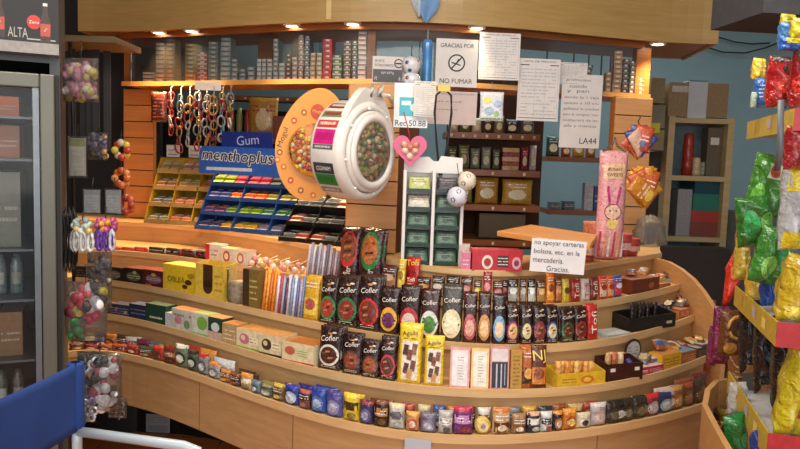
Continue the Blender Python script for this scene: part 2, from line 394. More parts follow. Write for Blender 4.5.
def carton(w, h, d, base, top=None, seed=0, deco=(), g=None):
    d = min(d, MAXD[0]); g = g or G(); m = card(base)
    g.box(-w/2, w/2, -d/2, d/2, 0, h, m)
    if top: g.box(-w/2+.002, w/2-.002, -d/2+.002, d/2-.002, h, h+.001, card(top))
    S = front(-d/2)
    for q in deco:
        if q[0] == 'd': g.disc(S, q[1]*w, q[2]*h, q[3]*w, q[4]*h, card(q[5]), .0008*(q[6] if len(q) > 6 else 1))
        if q[0] == 'r': g.rect(S, q[1]*w, q[2]*w, q[3]*h, q[4]*h, card(q[5]), .0008*(q[6] if len(q) > 6 else 1), 1)
        if q[0] == 's': scribble(g, S, q[1]*w, q[2]*w, q[3]*h, q[4]*h, q[5], q[6], seed)
        if q[0] == 't': g.text(S, q[1], q[2]*w, q[3]*h, q[4]*w, card(q[5]), .0022, hgt=(q[6]*h if len(q) > 6 else None))
    return g
def open_box(w, h, d, base, fronth=.6, inner='#3a2416', t=.003, deco=(), seed=0):
    d = min(d, MAXD[0]); g = G(); m = card(base); fh = h*fronth
    g.box(-w/2, w/2, -d/2, d/2, 0, t, m); g.box(-w/2, w/2, d/2-t, d/2, t, h, m); g.box(-w/2, w/2, -d/2, -d/2+t, t, fh, m)
    for s in (-1, 1):
        x0, x1 = sorted((s*w/2, s*(w/2-t)))
        g.prism([(-d/2+t, t), (d/2-t, t), (d/2-t, h), (-d/2+t, fh)], x0, x1, m, Matrix(((0, 0, 1, 0), (1, 0, 0, 0), (0, 1, 0, 0), (0, 0, 0, 1))))
    S = front(-d/2)
    for q in deco:
        if q[0] == 'd': g.disc(S, q[1]*w, q[2]*fh, q[3]*w, q[4]*fh, card(q[5]), .0008*(q[6] if len(q) > 6 else 1))
        if q[0] == 'r': g.rect(S, q[1]*w, q[2]*w, q[3]*fh, q[4]*fh, card(q[5]), .0008, 1)
        if q[0] == 's': scribble(g, S, q[1]*w, q[2]*w, q[3]*fh, q[4]*fh, q[5], q[6], seed)
        if q[0] == 't': g.text(S, q[1], q[2]*w, q[3]*fh, q[4]*w, card(q[5]), .0022)
    return g
USED = {}
def uniq(lab):
    USED[lab] = USED.get(lab, 0)+1
    return lab
TN = ['bottom tray', 'second tier', 'middle tier', 'fourth tier', 'counter top']
exec_items = []
def run_row(k, rows, group=None):
    """rows: (x0, x1, ytop, name, short, cat, builder(w,h,seed)->G, dict)"""
    for i, r in enumerate(rows):
        x0, x1, yt, name, short, cat, bld = r[:7]; o = r[7] if len(r) > 7 else {}
        loc, yaw, w_, h_ = slot(k, x0, x1, yt, o.get('back', .035)); w_ *= (1.04 if name == 'cake_packet' else .97)
        Nn_ = Vector((-math.sin(yaw), math.cos(yaw), 0)); sp = spacing(k, (x0+x1)/2); MAXD[0] = sp-.03
        yaw = yaw*.85 + o.get('yaw', 0)*.5
        L = rows[i-1][4] if i else None; R_ = rows[i+1][4] if i < len(rows)-1 else None
        if 'label' in o: lab = o['label']
        else:
            cs = []
            if L and R_: cs += ['%s on %s, between the %s and the %s' % (short, TN[k], L, R_), '%s between the %s and the %s' % (short, L, R_)]
            if L: cs += ['%s on %s, right of the %s' % (short, TN[k], L), '%s right of the %s' % (short, L)]
            if R_: cs += ['%s on %s, left of the %s' % (short, TN[k], R_), '%s left of the %s' % (short, R_)]
            ok_ = [c for c in cs if len(c.split()) <= 16]; lab = ok_[0] if ok_ else short+" on "+TN[k]
        g_ = bld(w_, h_, int(x0*7+k))
        MAXD[0] = 1.0; ys = [v[1] for v in g_.v]; bk0 = o.get('back', .035); bk1 = max(min(bk0, sp-.017-max(ys)), .011-min(ys)); loc = loc+Nn_*(bk1-bk0)
        ob = g_.obj(name, None, loc, yaw, label=uniq(lab), cat=cat, group=o.get('group', group))
        lean = o.get('lean', 0)
        if lean: ob.rotation_euler = Euler((math.radians(-lean), 0, yaw))
        if o.get('copies'):
            N = Vector((-math.sin(yaw), math.cos(yaw), 0))
            for c in range(o['copies']):
                cc = dup(ob, loc+N*(o.get('step', .02)*(c+1))); cc['label'] = uniq('%s %s standing behind the front one' % (('second', 'third', 'fourth')[c], short))
# =================================================================== BACK STRUCTURE
CAN = [(78, 31), (120, 31), (200, 29), (270, 23), (330, 21), (400, 22), (450, 24), (500, 27), (600, 36), (640, 40), (718, 44)]
CFIT = np.polyfit([q[0]-400 for q in CAN], [q[1] for q in CAN], 4)
CZ = 2.18
def can_pt(px): return Pz(px, float(np.polyval(CFIT, px-400)), CZ)
CP = [can_pt(78+640*i/40) for i in range(41)]
def back_pt(px, z, d=.12):       # on the line of posts behind the canopy edge; px measured at its height
    q = px
    for _ in range(5):
        a = can_pt(q-5); b = can_pt(q+5); t = (b-a); t.z = 0; t.normalize(); p = can_pt(q)+Vector((-t.y, t.x, 0))*d; p.z = z
        q += px-proj(p)[0]
    return p
canopy = empty('canopy', (0, 3.6, CZ), label='curved pale wood canopy with round downlights over the candy counter', cat='canopy')
for i0, i1 in ((0, 16), (16, 31), (31, 40)):
    g = ribbon(G(), CP[i0:i1+1], CZ, 2.62, .02, W_CAN); inv(g.obj('fascia_panel', canopy))
g = G(); p = can_pt(326); q = can_pt(331)
p2, q2 = [x+Vector((.0, -.004, 0)) for x in (p, q)]
ribbon(g, [p2, q2], CZ+.012, 2.6, .0035, wood('#cdb47a', '#d6be88', 'pale_seam')); inv(g.obj('seam_strip', canopy))
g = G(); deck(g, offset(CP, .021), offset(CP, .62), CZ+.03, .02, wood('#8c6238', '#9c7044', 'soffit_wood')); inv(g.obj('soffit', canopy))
g = G(); ribbon(g, offset(CP[2:37], .085), CZ-.022, CZ+.009, .045, W_BR); inv(g.obj('header_rail', canopy))
# end caps
g = G(); a = CP[-1]; b = offset(CP, .6)[-1]; ribbon(g, [Vector((a.x+.001, a.y+.02, 0)), b], CZ, 2.62, .018, W_CAN); inv(g.obj('end_cap', canopy))
g = G(); a = offset(CP, .6)[0]; b = CP[0]; ribbon(g, [a, Vector((b.x-.001, b.y+.02, 0))], CZ, 2.62, .018, W_CAN); inv(g.obj('end_cap', canopy))
# downlights
for i, (px, py, nm) in enumerate(((290, 26, 'left of the centre of the canopy'), (155, 32, 'over the wristbands at the left'), (662, 41, 'at the right end of the canopy'), (478, 28, 'above the no smoking sign'), (188, 38, 'over the tall cigarette stacks'), (352, 31, 'beside the middle post'))):
    c = can_pt(px); N = Vector((0, 1, 0)); z = CZ+.010
    c = can_pt(px)+Vector((0, .062, 0))
    c.z = z
    e = empty('downlight', c, label='round white downlight in the canopy, '+nm, cat='light', group='downlights in the canopy')
    G().lathe([(.030, 0), (.043, -.002), (.045, -.012), (.036, -.018), (.030, -.012)], plas('#e8e4da')).obj('trim_ring', e)
    G().lathe([(.0001, -.016), (.026, -.016), (.030, -.010)], mat('#fff1d8', .5, emit=14)).obj('lamp_face', e)
    l = bpy.data.lights.new('downlight_spot', 'SPOT'); l.energy = (48, 105, 36, 34, 36, 34)[i]; l.spot_size = math.radians(105); l.spot_blend = .7; l.color = (1, .76, .46) if i != 1 else (1, .5, .2); l.shadow_soft_size = .04
    o = bpy.data.objects.new('downlight_spot', l); COL.objects.link(o); o.parent = e; o.location = (0, 0, -.03); o.rotation_euler = (math.radians((-11, -12, -10, -26, -8, -11)[i]), 0, 0)
W_SLO = wood('#d68a46', '#e29a54', 'slatwall_warm_glow')  # lamp glow on the left column put into its wood colour
# posts and slatwall columns
def post(px0, px1, y0, ztop, zbot, deep, name, label, mt=W_SLAT, slats=True, d=.12, dz=0):
    a = back_pt(px0, (ztop+zbot)/2, d); b = back_pt(px1, (ztop+zbot)/2, d); c = (a+b)/2; wd = (b-a).length; yaw = math.atan2(b.y-a.y, b.x-a.x)
    e = empty(name, (c.x, c.y, zbot), yaw, label=label, cat='column'); H = ztop-zbot
    if slats:
        n = max(2, round(H/.10)); hh = H/n
        g = G().box(-wd/2+.006, wd/2-.006, .008, deep, 0, H, mat('#5a3418', .6)); g.obj('core', e)
        g = G()
        for i in range(n): g.box(-wd/2, wd/2, 0, .012, i*hh+.003, (i+1)*hh-.003, mt)
        g.obj('slat_panel', e, bevel=.0015)
        g = G(); g.box(-wd/2-.004, -wd/2, .002, deep, 0, H, W_ORG); g.box(wd/2, wd/2+.004, .002, deep, 0, H, W_ORG); g.obj('side_board', e)
    else: G().box(-wd/2, wd/2, 0, deep, 0, H, mt).obj('board', e)
    return c, yaw
SZ = 1.905
post(124, 153, 0, SZ-.02, 1.092, .03, 'slatwall_column', 'orange lit slatwall column at the left end behind the wristbands', W_SLO, d=.27)
post(612, 648, 0, SZ-.02, 1.092, .05, 'slatwall_column', 'slatwall column at the right behind the rabbit bag', d=.05)
c1 = Py(347, 180, 3.12); c2 = Py(397, 180, 3.04)
cc = (c1+c2)/2; wd = (c2-c1).length; e = empty('slatwall_column', (cc.x, cc.y, 1.092), math.atan2(c2.y-c1.y, c2.x-c1.x), label='pale slatwall column in the middle behind the white round display', cat='column')
g = G(); H = 1.83-1.092
for i in range(7): g.box(-wd/2, wd/2, 0, .012, i*H/7+.003, (i+1)*H/7-.003, W_SLAT)
g.obj('slat_panel', e, bevel=.0015); G().box(-wd/2+.006, wd/2-.006, .008, .3, 0, H, mat('#5a3418', .6)).obj('core', e)
G().box(-wd/2-.004, -wd/2, .002, .3, 0, H, W_ORG).obj('side_board', e)
for px0, px1, lab in ((124, 130, 'thin brown post at the left end of the upper shelf'), (367, 375, 'narrow brown post in the middle of the upper shelf'), (636, 650, 'brown post at the right end of the upper shelf'), (258, 272, 'brown post behind the pale cigarette packs')):
    dd = .30 if px0 == 258 else .13
    post(px0, px1, 0, CZ-.013 if px0 != 258 else CZ+.02, SZ+.001 if px0 != 258 else SZ+.001, .05, 'shelf_post', lab, W_BR, False, d=dd)
# upper shelf
SH = [back_pt(px, SZ, .09) for px in np.linspace(122, 650, 34)]
us = empty('upper_shelf', (0, 3.6, SZ), label='long curved wooden shelf of cigarette packs below the canopy', cat='shelf')
g = G(); deck(g, SH, offset(SH, .30), SZ, .018, W_ORG); inv(g.obj('shelf_board', us))
g = ribbon(G(), offset(SH, -.006), SZ-.022, SZ+.004, .0055, wood('#c98f4c', '#d8a15c', 'shelf_edge')); inv(g.obj('front_edge', us))
# glass above the shelf
GL = [back_pt(px, SZ, .105) for px in np.linspace(131, 634, 30)]
ribbon(G(), GL, SZ+.006, CZ-.014, .004, GLASS).obj('glass_screen', label='long clear glass screen between upper shelf and canopy', cat='glass')
# cigarette packs: (x0, x1, ytop, colour, band)
stacks = [(146, 158, 73, '#d8cfc0', '#2c2c30', 'small white and black'), (159, 168, 44, '#e3cfb0', '#8a6a58', 'cream striped'), (169, 178, 40, '#dcb98a', '#a88a6c', 'tan striped'), (188, 199, 45, '#d2a63c', '#8a6a28', 'yellow'), (200, 210, 53, '#c43c34', '#ead8cc', 'red and white'),
 (211, 221, 43, '#98a09c', '#70787a', 'grey'), (223, 233, 39, '#c6cccb', '#6c767a', 'silver'), (234, 240, 60, '#b7b9b4', '#6a6c70', 'short silver'), (242, 248, 70, '#a4a8ac', '#5c6468', 'low grey'), (250, 257, 68, '#b9b6b0', '#6a6662', 'low pale'),
 (259, 263, 60, '#e8e2da', '#99928c', 'white edge'), (264, 268, 60, '#dcd6ce', '#8a8078', 'off white'), (269, 274, 60, '#d4ccc0', '#8d7a66', 'ivory'), (275, 280, 40, '#a6aca4', '#7a8078', 'tall grey green'), (281, 287, 64, '#c8c4bc', '#8b8680', 'pale grey'), (288, 293, 55, '#84302c', '#3c1c1c', 'dark red'),
 (294, 299, 58, '#c7a9a2', '#8a6660', 'dusty pink'), (300, 305, 36, '#9a6a62', '#c9b0a6', 'tall brown red'), (306, 311, 37, '#5c5a6a', '#a09aa0', 'slate'), (312, 317, 54, '#d8b480', '#a8845c', 'sand'), (318, 323, 54, '#e0c69a', '#a8845c', 'beige'),
 (324, 333, 40, '#d02c2c', '#e64038', 'bright red'), (334, 343, 56, '#6c8a4c', '#dcdccc', 'green and white'), (345, 352, 42, '#7a4a3c', '#c8b8a8', 'brown and white'), (353, 358, 42, '#403634', '#a08c80', 'black and tan'), (359, 367, 33, '#e4d8c8', '#a8403c', 'white with dark red diamonds'),
 (584, 590, 66, '#46322c', '#94705a', 'dark brown'), (604, 609, 73, '#d89a58', '#a8683c', 'pale orange'), (611, 619, 52, '#dca064', '#a06c40', 'orange tan'), (620, 626, 60, '#3c3634', '#8c7460', 'black and brown'), (627, 632, 62, '#4a4038', '#8c7a66', 'charcoal'), (633, 642, 79, '#b85a34', '#d8905c', 'rust red')]
for (x0, x1, yt, c1_, c2_, nm) in stacks:
    if x0 > 600 or x0 == 584: pb = back_pt((x0+x1)/2, SZ, .17)
    else: pb = back_pt((x0+x1)/2, SZ, .19)
    wv = (x1-x0)*pb.y/F; zt = z_at(pb.x, pb.y, yt); H = min(zt, CZ+.02)-SZ; n = max(1, round(H/.026)); ph = H/n
    base = None; yaw = -.12
    for i in range(n):
        loc = Vector((pb.x, pb.y, SZ+.0005+i*ph))
        if base is None:
            g = G().box(-wv*.48, wv*.48, -.042, .042, 0, ph*.96, card(c1_)); S = front(-.042)
            g.rect(S, -wv*.47, wv*.47, ph*.12, ph*.4, card(c2_), .0006, 1); g.rect(S, -wv*.2, wv*.2, ph*.5, ph*.85, card('#eee6da'), .0006, 1)
            base = g.obj('cigarette_pack', None, loc, yaw, label='%s cigarette pack in its own stack on the upper shelf' % nm, cat='cigarette pack', group='%s cigarette packs on the upper shelf' % nm)
            first = base
        else:
            o = first.copy(); COL.objects.link(o); o.location = loc; o.rotation_euler.z = yaw+random.uniform(-.06, .06)
# ------------------------------------------------------------ signs and papers taped to the glass
def sheet(px0, px1, py0, py1, name, label, cat='sign', col='#f0eeec', d=.085, draw=None, rot=0, base_y=None, z_mid=None):
    """paper hanging in front of the glass; own distance d behind the canopy edge"""
    zm = (CZ+SZ)/2 if z_mid is None else z_mid
    if base_y: c = Py((px0+px1)/2, (py0+py1)/2, base_y)
    else:
        c = back_pt((px0+px1)/2, zm, d-.035); c.z = z_at(c.x, c.y, (py0+py1)/2)
    D = (c-CAMLOC).dot(ray(400, 224.5)); wv = (px1-px0)*D/F; hv = (py1-py0)*D/F*1.02
    g = G(); n = 8; V = []
    cur = lambda x, z: .004*math.sin(3.1*z/hv)*math.cos(2*x/wv)
    S = lambda x, z, off: (x, -cur(x, z)-off, z)
    for sgn in (0, 1):
        for j in range(n+1):
            for i in range(n+1):
                x = -wv/2+wv*i/n; z = -hv/2+hv*j/n; p = S(x, z, 0); V.append((p[0], p[1]+sgn*.0006, p[2]))
    W_ = n+1; Fc = []
    for j in range(n):
        for i in range(n):
            q = j*W_+i; Fc += [(q, q+1, q+W_+1, q+W_), (W_*W_+q, W_*W_+q+W_, W_*W_+q+W_+1, W_*W_+q+1)]
    g.add(V, Fc, flat(col))
    if draw: draw(g, S, wv, hv)
    o = g.obj(name, None, c, 0, label=label, cat=cat); o.rotation_euler = Euler((0, rot, math.radians(3)))
    return o
INK = '#2a2c30'
def d_nosmoke(g, S, w, h):
    g.text(S, 'GRACIAS POR', 0, .36*h, .80*w, flat(INK), .0025, hgt=.085*h); g.text(S, 'NO FUMAR', 0, -.38*h, .78*w, flat(INK), .0025, hgt=.10*h)
    k = flat(INK); n = 28; r1, r2 = .205*w, .17*w; cz = .0*h
    V = [S(r*math.cos(2*math.pi*i/n), cz+r*math.sin(2*math.pi*i/n), .001) for r in (r1, r2) for i in range(n)]
    g.add(V, [(i, (i+1) % n, n+(i+1) % n, n+i) for i in range(n)], k)
    g.poly(S, [(-.13*w, -.12*w), (-.105*w, -.145*w), (.13*w, .12*w), (.105*w, .145*w)], k)
    g.poly(S, [(-.13*w, -.005*h), (.09*w, -.06*h), (.10*w, -.035*h), (-.12*w, .02*h)], k); g.poly(S, [(.0, .02*h), (.03*w, .09*h), (.05*w, .085*h), (.03*w, .015*h)], k)
def d_form(title):
    def f(g, S, w, h):
        g.text(S, title, 0, .455*h, .75*w, flat(INK), .001, hgt=.028*h)
        g.rect(S, -.46*w, .46*w, .39*h, .405*h, flat(INK), .001, 1); g.rect(S, -.46*w, .46*w, -.46*h, -.45*h, flat('#55585c'), .001, 1)
        for x in (-.46, -.1, .15, .455): g.rect(S, x*w, (x+.006)*w, -.46*h, .4*h, flat('#a8abb0'), .001, 1)
        scribble(g, S, -.42*w, .42*w, -.42*h, .36*h, '#b9bdc2', 14, 3)
    return f
def d_hand(lines, big=None):
    def f(g, S, w, h):
        n = len(lines)
        for i, t in enumerate(lines): g.text(S, t, 0 if len(t) > 9 else -.1*w, .42*h-.70*h*i/n, min(.86, .055*len(t)+.1)*w, flat('#6a6a70'), .001, hgt=.045*h)
        if big: g.text(S, big, .22*w, -.40*h, .42*w, flat(INK), .001, hgt=.085*h)
    return f
sheet(436, 478, 40, 86, 'no_smoking_sign', 'white GRACIAS POR NO FUMAR sign with crossed cigarette symbol taped to glass', draw=d_nosmoke, col='#dddad9')
def d_perm(g, S, w, h):
    g.rect(S, -.48*w, .48*w, -.46*h, .02*h, flat('#5b5f64'), .001, 1); g.text(S, 'NO ESTA', 0, -.13*h, .4*w, flat('#e8e8e8'), .002, hgt=.13*h); g.text(S, 'PERMITIDO FUMAR', 0, -.32*h, .84*w, flat('#e8e8e8'), .002, hgt=.13*h)
    g.text(S, 'EN ESTE', -.27*w, .33*h, .3*w, flat(INK), .001, hgt=.09*h); g.text(S, 'ESTABLECIMIENTO', -.12*w, .17*h, .6*w, flat(INK), .001, hgt=.09*h)
    n = 20; V = [S(.34*w+r*math.cos(2*math.pi*i/n), .25*h+r*math.sin(2*math.pi*i/n), .001) for r in (.17*h, .13*h) for i in range(n)]; g.add(V, [(i, (i+1) % n, n+(i+1) % n, n+i) for i in range(n)], flat(INK)); g.poly(S, [(.34*w-.13*h, .27*h), (.34*w-.12*h, .22*h), (.34*w+.13*h, .22*h), (.34*w+.12*h, .28*h)], flat(INK))
sheet(373, 404, 57, 83, 'permit_notice', 'small grey and white NO ESTA PERMITIDO FUMAR notice left of the ball keyrings', draw=d_perm, col='#dddad9', d=.07)
sheet(479, 520, 34, 79, 'price_form', 'printed form with a thick black top line right of the no smoking sign', draw=d_form('NOMINA DE CIGARRILLOS'), col='#dddad9', d=.083)
sheet(519, 561, 60, 120, 'price_form', 'large pale printed form with columns in the middle of the papers', draw=d_form('LISTA DE PRECIOS'), col='#dddad9', d=.079)
sheet(555, 588, 63, 84, 'note_paper', 'plain white sheet tucked behind the handwritten list', draw=d_form('CIGARRILLOS'), col='#dddad9', d=.084)
sheet(563, 604, 76, 147, 'handwritten_list', 'tall white handwritten price list marked LA 44 at the right of the papers', draw=d_hand(['promocion', 'cuando', '  y  pan', 'desde la 1 caja', 'queso a 10 c/u', 'galletas la unidad', 'para la comprar mas', 'cualquiera de las', 'alfa y mentas'], 'LA44'), col='#dddad9', d=.072)
def d_rec(g, S, w, h):
    g.rect(S, -.34*w, .3*w, -.24*h, .18*h, flat('#4fb4c8'), .001, 1); g.rect(S, -.28*w, .0, -.0*h, .1*h, flat('#e8f2f4'), .002, 1); g.disc(S, .12*w, -.05*h, .14*w, .1*h, flat('#e8f2f4'), .002); g.text(S, 'Rec 50.88', 0, -.40*h, .9*w, flat(INK), .001, hgt=.13*h)
sheet(394, 428, 84, 127, 'recharge_card', 'white phone recharge card with a blue panel and Rec 50.88 written below', draw=d_rec, col='#e2e8ea', base_y=2.97)
sheet(414, 436, 82, 116, 'note_paper', 'small cream receipt with a faint crest overlapping the recharge card', draw=d_form('RECIBO'), col='#ded8d0', base_y=2.95)
sheet(428, 479, 92, 124, 'note_paper', 'wide pinkish notice behind the black lanyard', draw=d_hand(['HORARIO DE ATENCION', 'LUN A SAB', 'kiosco']), col='#d8c9c6', d=.075)
sheet(195, 221, 82, 90, 'price_tag', 'small white blank price tag on the edge of the upper shelf', cat='tag', col='#e8e4dc', d=.072, z_mid=SZ)
# ------------------------------------------------------------ far background
def bx_obj(name, px0, px1, py0, py1, Y, depth, m, label, cat, **kw):
    a = Py(px0, py1, Y); b = Py(px1, py0, Y); c = Py((px0+px1)/2, py1, Y); wv = b.x-a.x; hv = z_at(c.x, Y, py0)-c.z
    return G().box(-wv/2, wv/2, 0, depth, 0, hv, m).obj(name, None, (c.x, Y, c.z), 0, label=label, cat=cat, **kw)
def shelf_at(px0, px1, py, Y, depth, m, label, th=.03, tags=0):
    c = Py((px0+px1)/2, py, Y); wv = (px1-px0)*Y/F
    e = empty('wall_shelf', (c.x, Y, c.z), label=label, cat='shelf'); G().box(-wv/2, wv/2, 0, depth, -th, 0, m).obj('board', e)
    if tags:
        for i in range(tags): x = -wv/2+wv*(i+.5)/tags; G().box(x-.008, x+.008, -.0012, 0, -.8*th, -.3*th, flat('#ece0b8')).obj('price_tag', e)
    return c, wv
# centre unit of brown shelves
CU = []
for py, lab in ((136, 'brown shelf with price dots behind the lanyard'), (173, 'brown shelf of nut bags behind the footballs'), (208, 'brown shelf under the snack packets behind the footballs'), (243, 'lowest brown shelf behind the red biscuit box')):
    CU.append(shelf_at(446, 540, py-3, 4.6, .36, W_BR, lab, .04, 8 if py == 136 else 3))
CUB = Py(495, 200, 5.0); G().box(-.34, .34, 0, .03, 0, 1.25, mat('#4a2c18', .7)).obj('shelf_back_panel', None, (Py(492, 200, 4.97).x, 4.97, .9), label='dark brown back panel behind the brown shelves', cat='panel')
def row_on(c, wv, items, Y, name, cat, group, labfmt, seed=0):
    r = random.Random(seed)
    for i, (f0, f1, h, col, nm, kind) in enumerate(items):
        w_ = (f1-f0)*wv*.94; x = c.x-wv/2+(f0+f1)/2*wv
        if kind == 'bag': g, S = pouch(w_, h, .05, col, seed=seed+i); g.disc(S, 0, .4*h, .3*w_, .2*h, foil('#e8e0b8')); scribble(g, S, -.3*w_, .3*w_, .65*h, .85*h, '#f4f0e0', 2, i)
        elif kind == 'jar': g = G().lathe([(.0001, 0), (w_*.45, 0), (w_*.47, h*.1), (w_*.47, h*.75), (w_*.36, h*.85), (w_*.36, h), (.0001, h)], plas(col), None, 12)
        else: g = carton(w_, h, .08, col, None, i, (('s', -.4, .4, .3, .7, '#e8e4d8', 2),))
        g.obj(name if kind != 'box' else 'small_carton', None, (x, Y, c.z+.001), r.uniform(-.06, .06), label=uniq(labfmt % nm), cat=cat if kind != 'box' else 'box', group=group)
row_on(*CU[0], [(.03, .15, .11, '#c9ced0', 'silver', 'bag'), (.16, .28, .12, '#5c6c3c', 'green', 'bag'), (.29, .4, .10, '#d8d0c0', 'cream', 'bag'), (.41, .52, .11, '#3c4044', 'charcoal', 'bag'), (.53, .64, .12, '#8c8450', 'olive', 'bag'), (.65, .8, .10, '#20242a', 'black', 'bag'), (.81, .97, .11, '#54585c', 'dark grey', 'bag')], 4.72, 'snack_bag', 'snack bag', 'snack bags on the top brown shelf', '%s snack bag on the brown shelf with price dots')
row_on(*CU[1], [(.02, .13, .15, '#6a7444', 'dull green', 'bag'), (.14, .26, .16, '#8c9058', 'moss green', 'bag'), (.27, .38, .14, '#9aa088', 'sage', 'bag'), (.39, .5, .15, '#a8ac9c', 'grey green', 'bag'), (.51, .6, .14, '#787c54', 'khaki', 'bag'), (.82, .90, .16, '#b8444c', 'red', 'bag'), (.91, .99, .17, '#d8d0d4', 'white', 'bag')], 4.72, 'nut_bag', 'snack bag', 'nut bags on the second brown shelf', '%s nut bag on the second brown shelf')
c, wv = CU[1]
for i, col in enumerate(('#c8a44c', '#b03c2c', '#d8b060', '#a83428', '#d4a85c')):
    G().box(-.055, .055, -.03, .03, 0, .028, foil(col)).obj('biscuit_packet', None, (c.x+wv*.2, 4.70, c.z+.001+i*.03), .05*(i % 2), label='%s biscuit packet in the pile on the second brown shelf, %s from bottom' % ('gold' if i % 2 == 0 else 'red', ('first', 'second', 'third', 'fourth', 'fifth')[i]), cat='biscuit packet', group='piled biscuit packets on the brown shelf')
row_on(*CU[2], [(.05, .3, .19, '#8a9040', 'green', 'bag'), (.31, .58, .18, '#b88a34', 'yellow red', 'bag'), (.6, .95, .17, '#c09c3c', 'gold brown', 'bag')], 4.70, 'cracker_bag', 'snack bag', 'large snack bags on the third brown shelf', 'wide %s snack bag on the third brown shelf')
bx_obj('storage_carton', 478, 525, 214, 238, 4.66, .25, card('#5a5038'), 'dark cardboard carton under the third brown shelf', 'box')
# shelves at centre right
CR1 = shelf_at(548, 600, 157, 5.0, .3, W_BR, 'brown shelf below the handwritten list', .035)
CR2 = shelf_at(548, 690, 212, 5.1, .3, W_BR, 'long low brown shelf behind the rabbit bag', .035)
row_on(*CR1, [(.0, .28, .15, '#2c5448', 'dark teal', 'bag'), (.3, .5, .10, '#b04038', 'red', 'bag'), (.52, .76, .15, '#c09c44', 'mustard', 'bag'), (.78, .98, .13, '#b07038', 'orange brown', 'bag')], 5.1, 'snack_bag', 'snack bag', 'bags on the shelf below the list', '%s snack bag on the shelf below the handwritten list')
row_on(CR2[0], CR2[1], [(.02, .1, .05, '#6c7884', 'grey', 'box'), (.12, .2, .06, '#5c6c7c', 'slate', 'box'), (.265, .33, .20, '#c8ccd4', 'white and blue', 'box'), (.335, .40, .18, '#3858a0', 'blue', 'box')], 5.2, 'carton', 'box', 'cartons on the long low shelf', '%s carton on the long low shelf')
# beige unit
ux0, ux1 = Py(667, 200, 4.9).x, Py(726, 200, 4.9).x; uw = ux1-ux0; zt = Py(696, 117, 4.9).z
e = empty('storage_unit', ((ux0+ux1)/2, 4.9, 0), label='tall pale wooden storage unit against the blue wall at right', cat='shelving unit')
for s in (-1, 1): G().box(s*uw/2-.022, s*uw/2+.022, 0, .35, 0, zt, W_BEI).obj('side_panel', e)
for py in (118, 176, 237):
    z = min(zt, Py(696, py, 4.9).z); G().box(-uw/2+.022, uw/2-.022, 0, .35, z-.035, z, W_BEI).obj('shelf', e)
G().box(-uw/2+.022, uw/2-.022, .33, .35, 0, zt-.04, mat('#7c9098', .7)).obj('back_panel', e)
U = lambda px, py: Py(px, py, 5.0)
zs1 = Py(696, 176, 4.9).z
for px, h, wv, col, nm in ((688, .30, .075, '#9c3428', 'dark red tin stack'), (697, .13, .06, '#c8b48c', 'cream bottle'), (704, .10, .06, '#8a9078', 'green grey can'), (711, .34, .10, '#5a5040', 'brown box'), (717, .10, .07, '#9a6a48', 'tan jar')):
    p = U(px, 170)
    if 'box' in nm: g = carton(wv, h, .1, col, None, 1, (('r', -.3, .3, .65, .8, '#c8c8c0'),))
    else: g = G().lathe([(.0001, 0), (wv/2, 0), (wv/2, h*.3), (wv*.46, h*.32), (wv/2, h*.34), (wv/2, h*.62), (wv*.46, h*.64), (wv/2, h*.66), (wv*.44, h*.95), (wv*.3, h), (.0001, h)], plas(col), None, 14)
    g.obj('container', None, (p.x, 5.02, zs1+.001), 0, label='%s on the upper shelf of the pale storage unit' % nm, cat='container')
zs2 = Py(696, 237, 4.9).z
for i, (col, h, nm) in enumerate((('#7a3c34', .10, 'dull red'), ('#a03c30', .08, 'red'), ('#2c7464', .12, 'green'), ('#1c4854', .09, 'dark teal'))):
    z0 = zs2+.001+sum(q[1]+.001 for q in (('', .10), ('', .08), ('', .12), ('', .09))[:i])
    G().box(-.11, .11, -.1, .1, 0, h, plas(col)).obj('storage_tub', None, (U(704, 200).x, 5.05, z0), .04*i, label='%s plastic tub in the pile inside the pale storage unit' % nm, cat='tub')
G().box(-.05, .05, -.1, .1, 0, .33, card('#8a8c90')).obj('paper_folder', None, (U(682, 200).x, 5.05, zs2+.001), 0, label='upright grey folder beside the tubs in the pale storage unit', cat='folder')
# cartons on top
a = Py(669, 117, 4.9); b = Py(729, 117, 4.9)
g = carton(b.x-a.x, .235, .3, '#8c7450', None, 0, (('r', -.45, -.12, .72, .9, '#b8b4a8'),)); g.obj('cardboard_carton', None, ((a.x+b.x)/2, 5.08, zt+.001), 0, label='wide brown cardboard carton on top of the pale storage unit', cat='box')
G().box(-.065, .065, -.003, 0, -.01, .25, flat('#b9c0c6')).box(-.065, .065, -.003, .12, .245, .25, flat('#b9c0c6')).obj('paper_sheet', None, (Py(699, 100, 4.9).x, 4.925, zt+.001), 0, label='pale sheet draped over the front of the brown cardboard carton', cat='paper')
for px0, px1, py0, py1, nm in ((649, 665, 78, 103, 'upper'), (649, 665, 105, 128, 'middle'), (646, 664, 130, 150, 'lower')):
    bx_obj('cardboard_carton', px0, px1, py0, py1, 4.85, .3, card('#8a7a54' if nm != 'middle' else '#7c7458'), '%s khaki carton stacked between the right column and storage unit' % nm, 'box')
bx_obj('price_card', 650, 660, 123, 133, 4.82, .004, flat('#c8c828'), 'small yellow card on the khaki cartons', 'tag')
bx_obj('side_cupboard', 640, 668, 152, 275, 5.0, .4, mat('#2c2620', .6), 'dark low cupboard left of the pale storage unit', 'cupboard')
bx_obj('low_cabinet', 722, 775, 215, 449, 4.6, .5, mat('#565c5e', .6), 'grey low cabinet behind the green snack bags', 'cabinet')
bx_obj('dark_cabinet', 548, 722, 246, 449, 4.75, .1, mat('#2a2420', .6), 'long dark cabinet front below the low brown shelf', 'cabinet')
